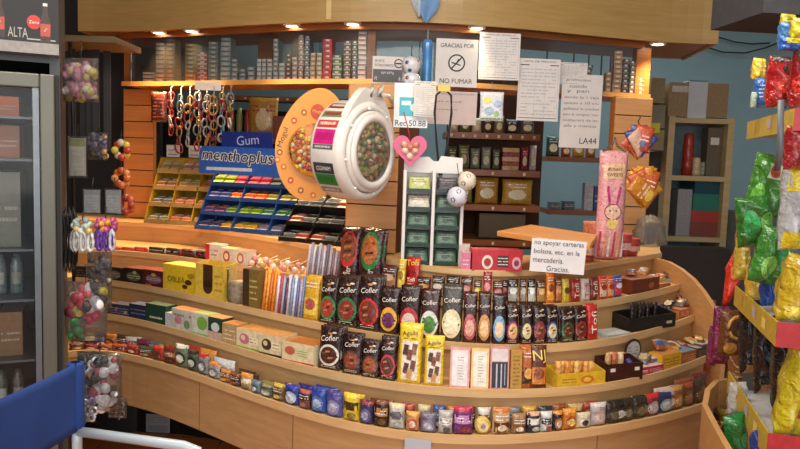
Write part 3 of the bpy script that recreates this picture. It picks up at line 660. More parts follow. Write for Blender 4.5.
# left background: dark cabinet with shelves
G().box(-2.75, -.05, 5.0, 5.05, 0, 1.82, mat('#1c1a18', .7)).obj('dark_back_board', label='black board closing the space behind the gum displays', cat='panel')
LB1 = shelf_at(205, 305, 138, 4.7, .25, W_BR, 'brown shelf of jars behind the wristbands', .03)
LB2 = shelf_at(225, 350, 97, 4.8, .2, W_BR, 'high brown shelf under the pale cigarette packs', .03, 9)
row_on(LB1[0], LB1[1], [(.20, .27, .20, '#88a050', 'light green', 'jar'), (.28, .35, .20, '#a8b068', 'lime', 'jar'), (.36, .44, .19, '#b04030', 'red', 'jar'), (.45, .52, .2, '#b84838', 'scarlet', 'jar'), (.87, .95, .19, '#a83830', 'brick red', 'jar')], 4.78, 'candy_jar', 'jar', 'candy jars on the shelf behind the wristbands', '%s candy jar on the shelf behind the wristbands')
g, S = pouch(.2, .27, .05, '#c89838', seed=4); g.disc(S, 0, .12, .05, .07, foil('#f0e0a8')); g.rect(S, -.02, .02, .02, .25, foil('#f4ecd0')); scribble(g, S, -.08, .08, .17, .23, '#a83020', 2)
g.obj('sweet_bag', None, (Py(263, 150, 4.76).x, 4.76, LB1[0].z+.001), 0, label='golden sweet bag behind the blue gum display header', cat='sweet bag')
G().box(-.055, .055, -.04, .04, 0, .15, card('#8a3a1c')).obj('rust_box', None, (Py(282, 130, 4.76).x, 4.76, LB1[0].z+.001), 0, label='dark rust box left of the yellow sweet dispenser', cat='box')
# far wall cabinet seen through the glass
for i, (x0, x1, m_, nm) in enumerate(((135, 180, '#a89a58', 'yellowish'), (180, 200, '#4a4c50', 'charcoal'), (318, 345, '#4c5258', 'slate'), (290, 300, '#3a2c28', 'dark brown'))):
    bx_obj('wall_cabinet', x0, x1, 36, 76, 5.4, .3, mat(m_, .6), '%s wall cabinet seen through the glass screen' % nm, 'cabinet')
for px in (420, 500, 548, 575, 590, 603, 612, 622):
    a = Py(px, 38, 5.3); b = Py(px, 95, 5.3); G().tube([(a.x, a.y, 3.0), (a.x, a.y, b.z)], .006, mat('#33383a', .5)).obj('wire_rod', label='thin dark rod of the rack behind the glass screen', cat='rod', group='thin rods of the rack behind the glass')
# wires on blue wall
for i, (pp, nm) in enumerate((([(700, 45), (722, 52), (745, 53), (765, 48), (780, 42)], 'lower sagging'), ([(718, 37), (735, 42), (752, 44), (770, 43)], 'upper thin'))):
    G().tube([Py(x, y, 6.2) for x, y in pp], .006, mat('#20262c', .5)).obj('wall_cable', label='%s black cable across the blue wall' % nm, cat='cable')
G().box(.0, .3, 0, .3, 0, .2, mat('#3c3c40', .8)).obj('wall_bundle', None, (Py(763, 12, 2.2).x, 2.2, Py(780, 13, 2.2).z), .1, label='dark grey bundle at the top right corner above the snack shelves', cat='bundle')
# =================================================================== PRODUCTS ON THE TIERS
def A(base, band, badge, tcol='#ffffff', top=None, style=0, t=.032):
    return lambda w_, h_, s: alfajor(w_, h_, t, base, band, badge, s, tcol, top, style)
def CF(ring, inner, t=.016, base=DK): return lambda w_, h_, s: cofler(w_, h_, t, ring, inner, base=base, seed=s)
def BR(base, badge, band, t=.018, text=None, tcol='#f6efe2', vert=False): return lambda w_, h_, s: bar(w_, h_, t, base, badge, band, s, text, tcol, vert)
def CT(base, top=None, deco=(), d=.06): return lambda w_, h_, s: carton(w_, h_, d, base, top, s, deco)
def OB(base, fh=.6, deco=(), d=.08): return lambda w_, h_, s: open_box(w_, h_, d, base, fh, deco=deco, seed=s)
# ---- bottom tray
a = 'alfajor'; C_ = 'packaged sweet'
def al(x0, x1, yt, short, b, **o): return (x0, x1, yt, 'cake_packet', short, 'packet', b, o)
row1 = [
 al(70, 84, 343, 'dull brown packet', A('#6a3a28', '#c8a878', '#8a5638')),
 al(85, 99, 344, 'wine red packet', A('#7a2424', '#d8b8a0', '#a84038')),
 al(100, 113, 344, 'orange brown packet', A('#a8552c', '#e0c090', '#6a2c1c')),
 al(114, 127, 344, 'rust orange packet', A('#b4502c', '#3a2a28', '#d88050', style=2)),
 al(128, 139, 345, 'bright red packet', A('#a83024', '#d8c8b0', '#702018')),
 al(140, 153, 346, 'dark olive packet', A('#4c5238', '#b8b090', '#8a3428', style=1)),
 al(154, 164, 346, 'scarlet packet', A('#b83424', '#5a3a28', '#8c4030')),
 al(165, 176, 346, 'maroon packet', A('#7c2c20', '#a87848', '#4c3020', style=2)),
 al(177, 188, 344, 'white and green packet', A('#6f7c64', '#e8e4d4', '#3a4838', top='#efe9dc')),
 al(189, 199, 350, 'dark green packet', A('#4c5c48', '#c8ccc0', '#20302c', top='#3a2c24')),
 al(200, 209, 353, 'grey packet with red top', A('#8a8c88', '#c8ccd0', '#5c6468', top='#c02c28')),
 al(210, 221, 362, 'silver packet with orange top', A('#a4a4a0', '#e4e4e4', '#6c7074', top='#d87c28')),
 al(222, 231, 369, 'caramel brown packet', A('#a8622c', '#e8b468', '#6a3818', style=1, top='#d89040')),
 al(232, 241, 372, 'dark chocolate packet', A('#50281a', '#a8602c', '#38180f', style=1, top='#8c4a20')),
 al(242, 252, 373, 'cream packet with orange top', A('#b8a070', '#efe4c4', '#7a6038', style=2, top='#e0882c')),
 al(253, 261, 380, 'blue grey packet', A('#6c7c8c', '#c8d0d4', '#3c4c58')),
 al(262, 273, 384, 'dark grey green packet', A('#4a5248', '#c4ccb8', '#8a9480', top='#8c8850')),
 al(274, 285, 383, 'brown and yellow packet', A('#7c5a30', '#e8d068', '#5a3420', style=1, top='#d0b440')),
 al(286, 299, 384, 'royal blue packet with white badge', A('#243c8c', '#d4dcec', '#b8c4dc', top='#2a3cac')),
 al(300, 311, 389, 'chocolate packet with pink top', A('#4a2a26', '#a8786c', '#6c3a30', style=1, top='#b05c58')),
 al(312, 326, 387, 'bright blue packet', A('#2c50a8', '#a8c0e0', '#5878b8', top='#2438a0')),
 al(327, 342, 391, 'violet blue packet', A('#54589c', '#c0b8d8', '#8888b8', top='#4a3c88')),
 al(344, 359, 393, 'bright yellow packet', A('#dcc02c', '#4a3414', '#8a7424', tcol='#3a2a10', top='#ecd848', style=2)),
 al(360, 373, 400, 'navy packet with red top', A('#38345c', '#a8a8cc', '#60608c', top='#8c3038')),
 al(374, 388, 399, 'black chocolate packet', A('#2c1c1c', '#b88c50', '#6c4c2c', top='#7a4828', style=2)),
 al(389, 404, 403, 'white sugar style packet', A('#c4c4bc', '#6a6c74', '#a4aaa8', tcol='#4a4c54', top='#e0c8a0', style=2)),
 al(406, 419, 411, 'orange and pink packet', A('#d09050', '#e8c8b8', '#c05850', top='#d8a038')),
 al(420, 436, 412, 'grey purple packet', A('#6c6478', '#b8b8cc', '#8c8ca4')),
 al(438, 452, 410, 'white packet with grey lettering', A('#b0b0a8', '#f0f0ec', '#54585c', tcol='#3c3c40', style=2)),
 al(453, 472, 406, 'purple cake packet', A('#6c2c6c', '#c890c8', '#8c3040', top='#c03048', style=2)),
 (474, 491, 414, 'round_cookie_pack', 'round yellow cookie pack', 'packet', lambda w_, h_, s: cookie(w_, h_), {}),
 al(492, 509, 407, 'cream and chocolate sandwich packet', A('#c8a878', '#f0e0c0', '#5c2c18', style=1, top='#c87838')),
 al(511, 525, 413, 'brown wafer packet', A('#9c7850', '#e8dcc0', '#6c4428', style=1)),
 al(526, 539, 411, 'black and white packet', A('#20242c', '#e8e8e4', '#b8c0b8', style=2, top='#d8a888')),
 al(540, 551, 411, 'white packet with black letters', A('#d0d0cc', '#2c3034', '#a05848', style=2, tcol='#f0f0f0')),
 al(552, 561, 410, 'black and orange packet', A('#2a2830', '#d0d0d0', '#c86c28', top='#d88c30')),
 al(562, 575, 408, 'orange packet', A('#d0802c', '#f0c878', '#a8541c', top='#e09838')),
 al(576, 589, 412, 'cream packet with navy emblem', A('#ccc4a4', '#2c3048', '#e4dcc4', tcol='#e8e8e8')),
 al(590, 604, 402, 'silver and pink bag', A('#a8a4a4', '#e0c8c0', '#c8a8a4', top='#cfc9c6')),
 al(605, 618, 400, 'glossy black bag', A('#26221e', '#6a6250', '#3c362c')),
 al(619, 631, 398, 'glossy charcoal bag', A('#2e2a22', '#8a8468', '#443e30')),
 al(632, 643, 396, 'dark olive black bag', A('#302c20', '#78704c', '#484230')),
 al(644, 656, 393, 'red packet with white ring', A('#8c3034', '#d4ccd0', '#b8b4c0', top='#d02c2c')),
 al(657, 669, 391, 'navy packet with white ring', A('#2c3858', '#c8d0d8', '#98a8b8', top='#28386c')),
 al(670, 680, 385, 'amber clear packet', A('#8a6038', '#d8b078', '#b87840', top='#b88c44')),
 al(681, 690, 382, 'brown clear packet', A('#6a4428', '#a8744c', '#8c5c34', top='#a84830')),
 al(691, 700, 378, 'dark brown packet', A('#4c3828', '#8a6848', '#5c4430'))]
def cookie(w_, h_):
    g = G(); r = min(w_, h_)/2; T = Matrix.Translation((0, .012, r)) @ Matrix.Rotation(math.pi/2, 4, 'X')
    g.lathe([(.0001, -.012), (r*.9, -.012), (r, -.006), (r, .008), (r*.9, .014), (r*.5, .017), (.0001, .017)], foil('#d8b860'), T, 24)
    S = front(-.006); g.disc(S, 0, r, r*.66, r*.66, foil('#ead490'), .001); g.disc(S, 0, r, r*.3, r*.3, foil('#9a90a8'), .002)
    for k in range(10): a_ = k*.63; g.disc(S, .8*r*math.cos(a_), r+.8*r*math.sin(a_), r*.07, r*.07, foil('#b08c38'), .0015, 8)
    return g
run_row(0, row1, group=None)
# heaped second row on the bottom tray
row1b = [al(x0, x1, yt, nm, b, back=.085) for x0, x1, yt, nm, b in (
 (192, 206, 345, 'bright red top bag', A('#b02c2c', '#d8a8a0', '#801c20')), (206, 220, 348, 'orange golden bag', A('#d48c34', '#f0c878', '#a85c20')), (222, 240, 357, 'white and black bag', A('#d0d0d0', '#20242c', '#8c9094')),
 (246, 263, 369, 'shiny brown bag', A('#4c2814', '#8c5028', '#6c3818')), (268, 284, 380, 'pale olive bag', A('#8c8a58', '#c8c490', '#5c6040')), (303, 318, 383, 'indigo bag', A('#2c2c78', '#8c8cc0', '#444494')), (320, 341, 385, 'orange and blue bag', A('#2c3a84', '#d88c58', '#c07848')),
 (348, 366, 392, 'golden yellow bag', A('#cca82c', '#f0e080', '#a08020')), (372, 394, 398, 'brown bronze bag', A('#6c3c24', '#a87848', '#4c2818')), (598, 616, 395, 'black bag with star', A('#1c1c1e', '#c8c8c8', '#34302c')), (622, 640, 391, 'crumpled dark bag', A('#2a261e', '#8c8464', '#3c382c')),
 (645, 665, 383, 'white top bag', A('#c8b0a8', '#eee4dc', '#a06c64')), (668, 684, 376, 'copper coloured bag', A('#8c4c2c', '#d0945c', '#6a3820')), (686, 699, 371, 'dark red clear bag', A('#6c2c24', '#b87050', '#48241c')))]
run_row(0, row1b)
tops = ['#a04030', '#c8b890', '#3c4c8c', '#b87830', '#4c3020', '#d0ccc4', '#7c2c50', '#6c6c74', '#c8983c', '#2c2c30', '#8c5030', '#b8a070']
tnm = ['brick', 'straw coloured', 'indigo blue', 'ochre', 'espresso brown', 'whitish', 'mulberry', 'pewter', 'honey', 'jet black', 'chestnut', 'khaki']
def heap(k, xs, lab, ytf, back, seed, tcols=tops):
    r = random.Random(seed)
    for i, x in enumerate(xs):
        c = i % 12; loc, yaw, w_, h_ = slot(k, x, x+13, ytf(x), back); g = alfajor(w_, h_, .03, tcols[c], tcols[(c+5) % 12], tcols[(c+3) % 12], i+seed, style=i % 3)
        o = g.obj('cake_packet', None, loc, yaw*.85+r.uniform(-.2, .2), label='%s packet %s' % (tnm[c], lab(x)), cat='packet'); o.rotation_euler.x = r.uniform(-.15, .1)
F0 = lambda x: float(np.polyval(FIT[0], x-400))
heap(0, list(range(72, 186, 11)), lambda x: 'in the back row at the %s of the bottom tray' % ('far left end' if x < 130 else 'left part'), lambda x: F0(x)-19, .09, 3)
heap(0, list(range(402, 590, 15)), lambda x: 'in the back row of the bottom tray below the %s' % ('yellow bars' if x < 445 else 'gift boxes' if x < 510 else 'open yellow box'), lambda x: F0(x)-31, .075, 8)
# ---- second tier
def N(x0, x1, yt, name, short, cat, b, **o): return (x0, x1, yt, name, short, cat, b, o)
def cat_(x0, x1, yt, short, b, **o): return N(x0, x1, yt, 'sweet_carton', short, 'box', b, **o)
def choc(x0, x1, yt, short, b, **o): o.setdefault('lean', 6); return N(x0, x1, yt, 'chocolate_bar', short, 'chocolate bar', b, **o)
tea = lambda base, bot, dk: CT(base, '#b8823c', (('r', -.5, .5, 0, .16, bot), ('d', -.15, .55, .22, .26, dk), ('d', -.2, .6, .1, .12, base, 2), ('r', .05, .42, .35, .7, '#efe4c0'), ('s', .08, .4, .38, .68, '#8a7a58', 2)), .09)
row2 = [
 cat_(76, 92, 302, 'dark blue carton', CT('#2a3450', '#6c5038', (('s', -.4, .4, .3, .8, '#8c98b8', 3),))),
 cat_(93, 113, 303, 'brown speckled carton', CT('#4c3c38', '#7a5a38', (('s', -.4, .4, .2, .8, '#b8a890', 3),))),
 cat_(115, 133, 304, 'navy carton with colour dots', CT('#27324c', '#3a4460', (('s', -.45, .45, .2, .8, '#8a98c0', 3), ('d', -.2, .6, .1, .2, '#b04838'), ('d', .25, .4, .08, .16, '#c8a848')))),
 cat_(134, 150, 304, 'blue black carton', CT('#1f2c48', '#4a5a80', (('s', -.4, .4, .3, .8, '#6c80b0', 2),))),
 cat_(151, 169, 304, 'dark green carton', CT('#16402f', '#2c5c44', (('s', -.3, .3, .2, .5, '#c8d8c8', 1),))),
 cat_(170, 176, 312, 'narrow white carton', CT('#c4ccd0')),
 cat_(177, 196, 309, 'white carton with pink flowers', CT('#c8c4b8', '#c88050', (('d', -.2, .5, .16, .2, '#c08090'), ('d', .2, .35, .14, .2, '#7a9060'), ('s', -.4, .4, .6, .9, '#8c8478', 1)))),
 cat_(197, 212, 313, 'white carton with green corner', CT('#ccd0c0', '#90b060', (('d', .1, .6, .3, .3, '#7cac48'), ('r', -.5, .5, 0, .15, '#9ab880')))),
 cat_(213, 226, 317, 'dark green and white carton', CT('#2a4034', '#c88c50', (('d', 0, .6, .28, .2, '#d0d8d0'), ('r', -.5, .5, 0, .4, '#c4a494')))),
 cat_(227, 240, 323, 'tan carton', CT('#b89868', '#c08038', (('s', -.4, .4, .2, .8, '#e8dcb8', 3),))),
 cat_(241, 262, 329, 'cream tea carton with green base', tea('#ddd0a8', '#88a848', '#c87880')),
 cat_(263, 284, 334, 'cream tea carton with dark leaves', tea('#d8c8a0', '#38281c', '#4a3828')),
 cat_(286, 316, 342, 'cream carton with red base', CT('#ddcfa4', '#b87030', (('r', -.5, .5, 0, .14, '#c43430'), ('d', -.25, .6, .16, .2, '#c06050'), ('r', -.02, .32, .35, .75, '#d8d4a0'), ('s', .0, .3, .38, .7, '#7c8c50', 3)), .09)),
 choc(318, 339, 327, 'brown Cofler bar with white badge', CF('#e4dcd0', '#4a2818'), copies=2),
 choc(342, 360, 334, 'dark Cofler bar with small badge', CF('#5a3428', '#8a4428'), copies=1),
 choc(361, 378, 341, 'dark Cofler bar with brown badge', CF('#6a3c2c', '#9a5030'), copies=1),
 choc(379, 395, 337, 'Cofler bar with pink red badge', CF('#c83c50', '#5a2c1c'), copies=1),
 choc(397, 420, 325, 'tall yellow chocolate bar', lambda w_, h_, s: yellow_bar(w_, h_, s), copies=1),
 choc(423, 443, 336, 'shorter yellow chocolate bar', lambda w_, h_, s: yellow_bar(w_, h_, s)),
 cat_(449, 469, 348, 'white gift box with pink frame', CT('#e0a8a0', None, (('r', -.4, .4, .06, .94, '#e8e4e4'), ('s', -.12, .2, .2, .8, '#b0a0a8', 9)), .02), lean=5),
 cat_(470, 488, 349, 'white gift box with yellow frame', CT('#e8c888', None, (('r', -.38, .38, .06, .94, '#ebe8dc'), ('s', -.12, .2, .15, .85, '#b0a890', 10)), .02), lean=5),
 cat_(489, 508, 347, 'gift box with black stripes and pink top', CT('#d89890', None, (('r', -.42, .42, .04, .64, '#30303c'), ('r', -.42, .42, .66, .95, '#dcd0d4'), ('r', -.2, -.12, .04, .6, '#b8c0d0', 2), ('r', .05, .12, .04, .6, '#b8c0d0', 2), ('r', .25, .3, .1, .6, '#a0a8c0', 2)), .02), lean=5),
 cat_(509, 520, 350, 'narrow golden box', CT('#b89040', None, (('s', -.3, .3, .1, .9, '#8c6428', 8),), .03), lean=4),
 choc(521, 534, 347, 'orange caramel wafer', BR('#b8642c', '#3c2014', '#d8a040'), copies=1),
 choc(531, 546, 346, 'brown wafer bar with NJ letters', BR('#5c2c14', '#d08030', '#8a4418', text='NJ', tcol='#f0d870'), back=.02, yaw=-.15),
 N(551, 596, 366, 'open_sweet_box', 'open yellow sweet box', 'box', OB('#d8b02c', .85, (('d', .12, .5, .14, .28, '#c87028'), ('d', .12, .5, .08, .16, '#e0c040', 2), ('s', -.4, -.1, .3, .7, '#a87818', 2)), .1), back=.06),
 N(600, 628, 356, 'open_sweet_box', 'open dark brown chocolate box', 'box', OB('#3a1a12', .85, (('r', -.42, -.28, .55, .75, '#e0dcd0'), ('r', .26, .40, .55, .75, '#e0dcd0')), .1), back=.07, yaw=-.25),
 cat_(631, 643, 366, 'pink and red sweet packet', CT('#c83c58', '#d8c0c0', (('r', -.4, .4, .4, .7, '#e8c8c8'), ('s', -.4, .4, .1, .9, '#802038', 3)))),
 cat_(644, 657, 364, 'crimson sweet packet', CT('#b42c48', '#c8b8b8', (('s', -.4, .4, .2, .8, '#e8d0d0', 3),))),
 cat_(658, 674, 352, 'yellow open carton', CT('#d8a828', '#b06828', (('s', -.4, .4, .2, .8, '#a06818', 3),))),
 cat_(676, 690, 350, 'orange brown carton', CT('#a85c28', '#5078a0', (('s', -.4, .4, .2, .8, '#e0a868', 3),))),
 cat_(692, 703, 346, 'grey brown carton', CT('#4c3c34', '#a89888', (('s', -.4, .4, .2, .8, '#8c7c6c', 3),)))]
def yellow_bar(w_, h_, s):
    g, S = pouch(w_, h_, .016, '#e4c41c', seed=s)
    g.rect(S, -.34*w_, .36*w_, .06*h_, .72*h_, foil('#e8e0d0'), .0012)
    for i, (x, z, c) in enumerate(((-.14, .25, '#5a2c18'), (.16, .30, '#6c3820'), (0, .48, '#7a4024'), (-.18, .56, '#4c2414'), (.2, .58, '#8a5030'), (.02, .16, '#c89860'))):
        g.poly(S, [((x-.13)*w_, (z-.07)*h_), ((x+.08)*w_, (z-.09)*h_), ((x+.14)*w_, (z+.09)*h_), ((x-.07)*w_, (z+.10)*h_)], foil(c), .0022+.0004*i)
    g.text(S, 'Aguila', -.02*w_, .84*h_, .68*w_, flat('#4a2a10'), .002, .12); scribble(g, S, -.3*w_, .3*w_, .74*h_, .78*h_, '#5a3a10', 1, s)
    return g
run_row(1, row2)
# contents of the open boxes and loose goods near the right end
def fill(k, x0, x1, yt, n, colf, name, cat, group, lab, back=.06, size=.02):
    for i in range(n):
        x = x0+(x1-x0)*(i+.5)/n; loc, yaw, w_, h_ = slot(k, x-2, x+2, yt, back+(.02 if i % 2 else -.01))
        g, S = pouch(size*1.2, max(.03, h_), size, colf(i), seed=i)
        o = g.obj(name, None, loc+Vector((0, 0, .004)), yaw+random.uniform(-.3, .3), label=lab, cat=cat, group=group)
fill(1, 555, 592, 362, 8, lambda i: ('#e0a050', '#e8b868', '#d08838')[i % 3], 'wrapped_sweet', 'sweet', 'orange sweets in the open yellow box', 'orange wrapped sweet standing in the open yellow sweet box')
fill(1, 605, 624, 353, 6, lambda i: ('#d8a878', '#e8c8a0', '#c87048')[i % 3], 'wrapped_sweet', 'sweet', 'sweets in the dark brown box', 'peach wrapped sweet in the open dark brown chocolate box', back=.075)
row2b = [
 N(618, 632, 337, 'round_sign', 'round grey badge sign with dark rim', 'sign', lambda w_, h_, s: badge_sign(w_, h_), back=.12),
 cat_(634, 650, 352, 'blue and white sweet carton', CT('#4c6cac', '#d0c8c8', (('r', -.4, .4, .35, .7, '#c8ccd8'), ('s', -.3, .3, .4, .65, '#a03848', 1))), back=.12),
 cat_(652, 668, 347, 'tall yellow carton', CT('#d4a028', '#b87830', (('s', -.4, .4, .3, .9, '#8c5814', 3),)), back=.12),
 cat_(670, 686, 342, 'rust carton with tag', CT('#9c5426', '#b8703c', (('s', -.4, .4, .3, .9, '#e0b078', 2),)), back=.12),
 cat_(688, 702, 340, 'grey and blue carton', CT('#4a5058', '#b8a898', (('s', -.4, .4, .3, .9, '#a0a8b0', 3),)), back=.12)]
def badge_sign(w_, h_):
    g = G(); S = front(-.002); g.box(-w_*.1, w_*.1, 0, .004, 0, h_*.5, card('#3a2018'))
    g.prism([(w_*.5*math.cos(a_*.3142), h_-w_*.5+w_*.5*math.sin(a_*.3142)) for a_ in range(20)], -.002, .002, card('#3a2420'), Matrix(((1, 0, 0, 0), (0, 0, 1, 0), (0, 1, 0, 0), (0, 0, 0, 1))))
    g.disc(S, 0, h_-w_*.5, w_*.4, w_*.4, card('#b8b4b4'), .001); scribble(g, S, -.3*w_, .3*w_, h_-w_*.7, h_-w_*.3, '#6c5c5c', 3); return g
run_row(1, row2b)
# ---- middle tier
row3 = [
 cat_(78, 93, 266, 'dark carton', CT('#2c2420', '#4c3828', (('s', -.4, .4, .2, .8, '#8c7c60', 3),))),
 cat_(94, 109, 266, 'brown carton', CT('#4a2c20', '#5c4028', (('s', -.4, .4, .2, .8, '#a88c60', 3),))),
 cat_(110, 126, 267, 'black carton with pale pattern', CT('#241c1a', '#3c2c20', (('d', 0, .5, .3, .3, '#6c6450'), ('s', -.3, .3, .3, .7, '#a8a088', 2)))),
 cat_(128, 146, 268, 'black wafer carton with green emblem', CT('#20181a', '#6c3020', (('d', 0, .5, .36, .28, '#5c6048'), ('s', -.3, .3, .35, .6, '#c8c8a8', 2), ('d', .05, .75, .1, .1, '#a8b850', 2)), .09)),
 cat_(147, 167, 270, 'dark red wafer carton', CT('#54181c', '#7c2c20', (('d', 0, .5, .36, .26, '#7a5868'), ('s', -.3, .3, .4, .6, '#d0b8b8', 2), ('d', .0, .75, .1, .1, '#a8a850', 2), ('r', -.35, -.1, .08, .2, '#c85038')), .09)),
 cat_(168, 198, 265, 'bright yellow wafer carton', CT('#dcb828', '#e8cc58', (('t', 'OBLEA', -.1, .48, .5, '#6a4c10'), ('d', .25, .42, .1, .1, '#4c3010'), ('d', .15, .25, .08, .08, '#4c3010'), ('d', .32, .66, .1, .1, '#a88418')), .10)),
 N(203, 228, 262, 'open_sweet_box', 'yellow cut out sweet box', 'box', OB('#d4b444', .95, (('r', -.22, .12, .35, 1.0, '#46281a'), ('d', -.05, .35, .17, .2, '#46281a'), ('s', .2, .45, .2, .8, '#b08c28', 3)), .08), back=.05),
 N(230, 246, 268, 'clear_tub', 'clear plastic tub of sweets', 'tub', lambda w_, h_, s: tub(w_, h_), back=.06),
 cat_(247, 261, 269, 'dark gold carton', CT('#7a6230', '#4c3a1c', (('r', -.5, -.1, 0, 1, '#3c2c1c'), ('s', -.05, .45, .2, .8, '#c8b468', 4)))),
 N(262, 273, 268, 'straw_sweets', 'orange straw bundle', 'sweet', lambda w_, h_, s: straws(w_, h_, ('#e8882c', '#f0a83c', '#d87020'), 4), lean=8),
 N(275, 288, 274, 'straw_sweets', 'white and red straw bundle', 'sweet', lambda w_, h_, s: straws(w_, h_, ('#d8d4dc', '#b8404c', '#a8acc8', '#5c3c5c'), 5), lean=8),
 N(289, 302, 276, 'straw_sweets', 'blue and white straw bundle', 'sweet', lambda w_, h_, s: straws(w_, h_, ('#7c98c8', '#e0dce0', '#5878b8', '#c8a8b0'), 5), lean=8),
 choc(303, 317, 276, 'yellow patterned wafer', BR('#d8a828', '#e8c850', '#b05848'), copies=1),
 choc(319, 335, 277, 'Cofler bar with green ring', CF('#2c8a48', '#a83c30'), copies=2),
 choc(336, 356, 277, 'Cofler bar with green and red ring', CF('#2f7c46', '#8c3428'), copies=2),
 choc(357, 378, 276, 'Cofler bar with large red ring', CF('#c82c2c', '#7a3420'), copies=2),
 choc(379, 397, 288, 'Cofler bar with yellow purple badge', BR(DK, '#e8b030', '#6c2c5c', text='Cofler'), copies=1),
 choc(398, 418, 286, 'Cofler bar with wide red badge', BR(DK, '#b82c34', '#e0c8b8', text='Cofler'), copies=1),
 choc(419, 438, 290, 'Cofler bar with white and green badge', BR('#3a1614', '#dce0d4', '#4c8440', text='Cofler'), copies=1),
 choc(440, 461, 286, 'Cofler bar with pale cream badge', BR('#38342e', '#e8d8a8', '#f0e4c0', text='Cofler'), copies=1),
 choc(462, 476, 293, 'Cofler bar with rose badge', BR('#3a1414', '#b8545c', '#d8a08c', text='Cofler'), copies=1),
 choc(477, 490, 293, 'Cofler bar with caramel badge', BR('#34180f', '#c89058', '#e8c088', text='Cofler'), copies=1),
 choc(492, 505, 295, 'Cofler bar with blue and cream badge', BR('#2c1c24', '#7ca8d0', '#e8c8a0', text='Cofler'), copies=1),
 choc(506, 518, 305, 'Cofler bar with magenta badge', CF('#a03070', '#d8b070'), copies=1),
 choc(520, 532, 305, 'Cofler bar with ivory badge', CF('#3c2c28', '#d8cc9c'), copies=1),
 choc(533, 545, 305, 'Cofler bar with dark pink badge', CF('#8c3040', '#7a3c30'), copies=1),
 choc(546, 557, 306, 'Cofler bar with navy ring', CF('#38548c', '#d8c8a0'), copies=1),
 choc(561, 573, 308, 'Cofler bar with deep green ring', CF('#2c6840', '#5a3020'), copies=1),
 choc(575, 586, 307, 'Cofler bar with scarlet ring', CF('#b02c24', '#6a2c20'), copies=1),
 choc(588, 597, 305, 'red Tofi bar', BR('#c42c24', '#a82018', '#d84030', text='Tofi', vert=True), copies=1),
 cat_(600, 620, 332, 'flat pale blue box', CT('#a8b4b8', '#b8c0c0', (), .10), back=.06),
 N(624, 660, 310, 'open_sweet_box', 'black chocolate display box', 'box', OB('#17120f', .8, (('r', .3, .42, .3, .5, '#b8b088'), ('s', -.4, .3, .3, .6, '#3c3020', 2)), .09), back=.06, yaw=-.2),
 cat_(662, 672, 311, 'yellow and red sweet carton', CT('#c89828', '#a84030', (('s', -.4, .4, .2, .8, '#b03830', 3),)), back=.05),
 cat_(673, 683, 308, 'pink and orange sweet carton', CT('#b8604c', '#c88050', (('s', -.4, .4, .2, .8, '#e8c8b8', 3),)), back=.05),
 cat_(684, 695, 305, 'dark orange carton', CT('#8c4424', '#6a3018', (('s', -.4, .4, .2, .8, '#d89858', 3),)), back=.05)]
def tub(w_, h_):
    g = G().lathe([(w_*.42, .001), (w_*.48, h_*.2), (w_*.48, h_*.9), (w_*.5, h_)], ACRYL, None, 18)
    g.lathe([(.0001, .002), (w_*.4, .002), (w_*.44, h_*.25), (w_*.44, h_*.6), (.0001, h_*.66)], mat('#a89478', .5, 0, .5, 60, .6), None, 18); return g
def straws(w_, h_, cols, n):
    g = G(); r = w_/(2*n)
    for j in range(2):
        for i in range(n):
            x = -w_/2+r+2*r*i; g.tube([(x, j*.012, 0), (x+.002*math.sin(i*3), j*.012, h_*(.93+.07*math.sin(i*2+j)))], r*.9, foil(cols[(i+j) % len(cols)]), 6)
    return g
run_row(2, row3)
# top display card and bars of the black box
loc, yaw, w_, h_ = slot(2, 627, 647, 286, .13)
g = G(); g.prism([(-w_/2, 0), (w_/2, 0), (w_/2, h_*.75), (w_*.3, h_*.95), (0, h_), (-w_*.3, h_*.95), (-w_/2, h_*.75)], -.002, .002, card('#1c1310'), Matrix(((1, 0, 0, 0), (0, 0, 1, 0), (0, 1, 0, 0), (0, 0, 0, 1))))
S = front(-.002); g.rect(S, -.3*w_, .3*w_, .42*h_, .74*h_, card('#4a4030'), .001)
for i in range(3): g.rect(S, (-.22+.17*i)*w_, (-.12+.17*i)*w_, .44*h_, .72*h_, card('#b0402c'), .002)
scribble(g, S, -.25*w_, .25*w_, .8*h_, .9*h_, '#c8b070', 1); g.obj('display_card', None, loc, yaw-.2, label='black display card with three red bars rising above the black box', cat='display card')
fill(2, 629, 656, 303, 7, lambda i: '#241812', 'wrapped_bar', 'chocolate bar', 'dark bars in the black display box', 'dark wrapped bar standing in the black chocolate display box', back=.065, size=.016)
row3b = [cat_(662, 676, 300, 'red and brown packet pile', CT('#8a4430', '#a86c40', (('s', -.4, .4, .2, .8, '#d8a888', 3),)), back=.13), cat_(678, 692, 298, 'tan packet pile', CT('#8c5c34', '#7c4c2c', (('s', -.4, .4, .2, .8, '#c8a878', 3),)), back=.13)]
run_row(2, row3b)
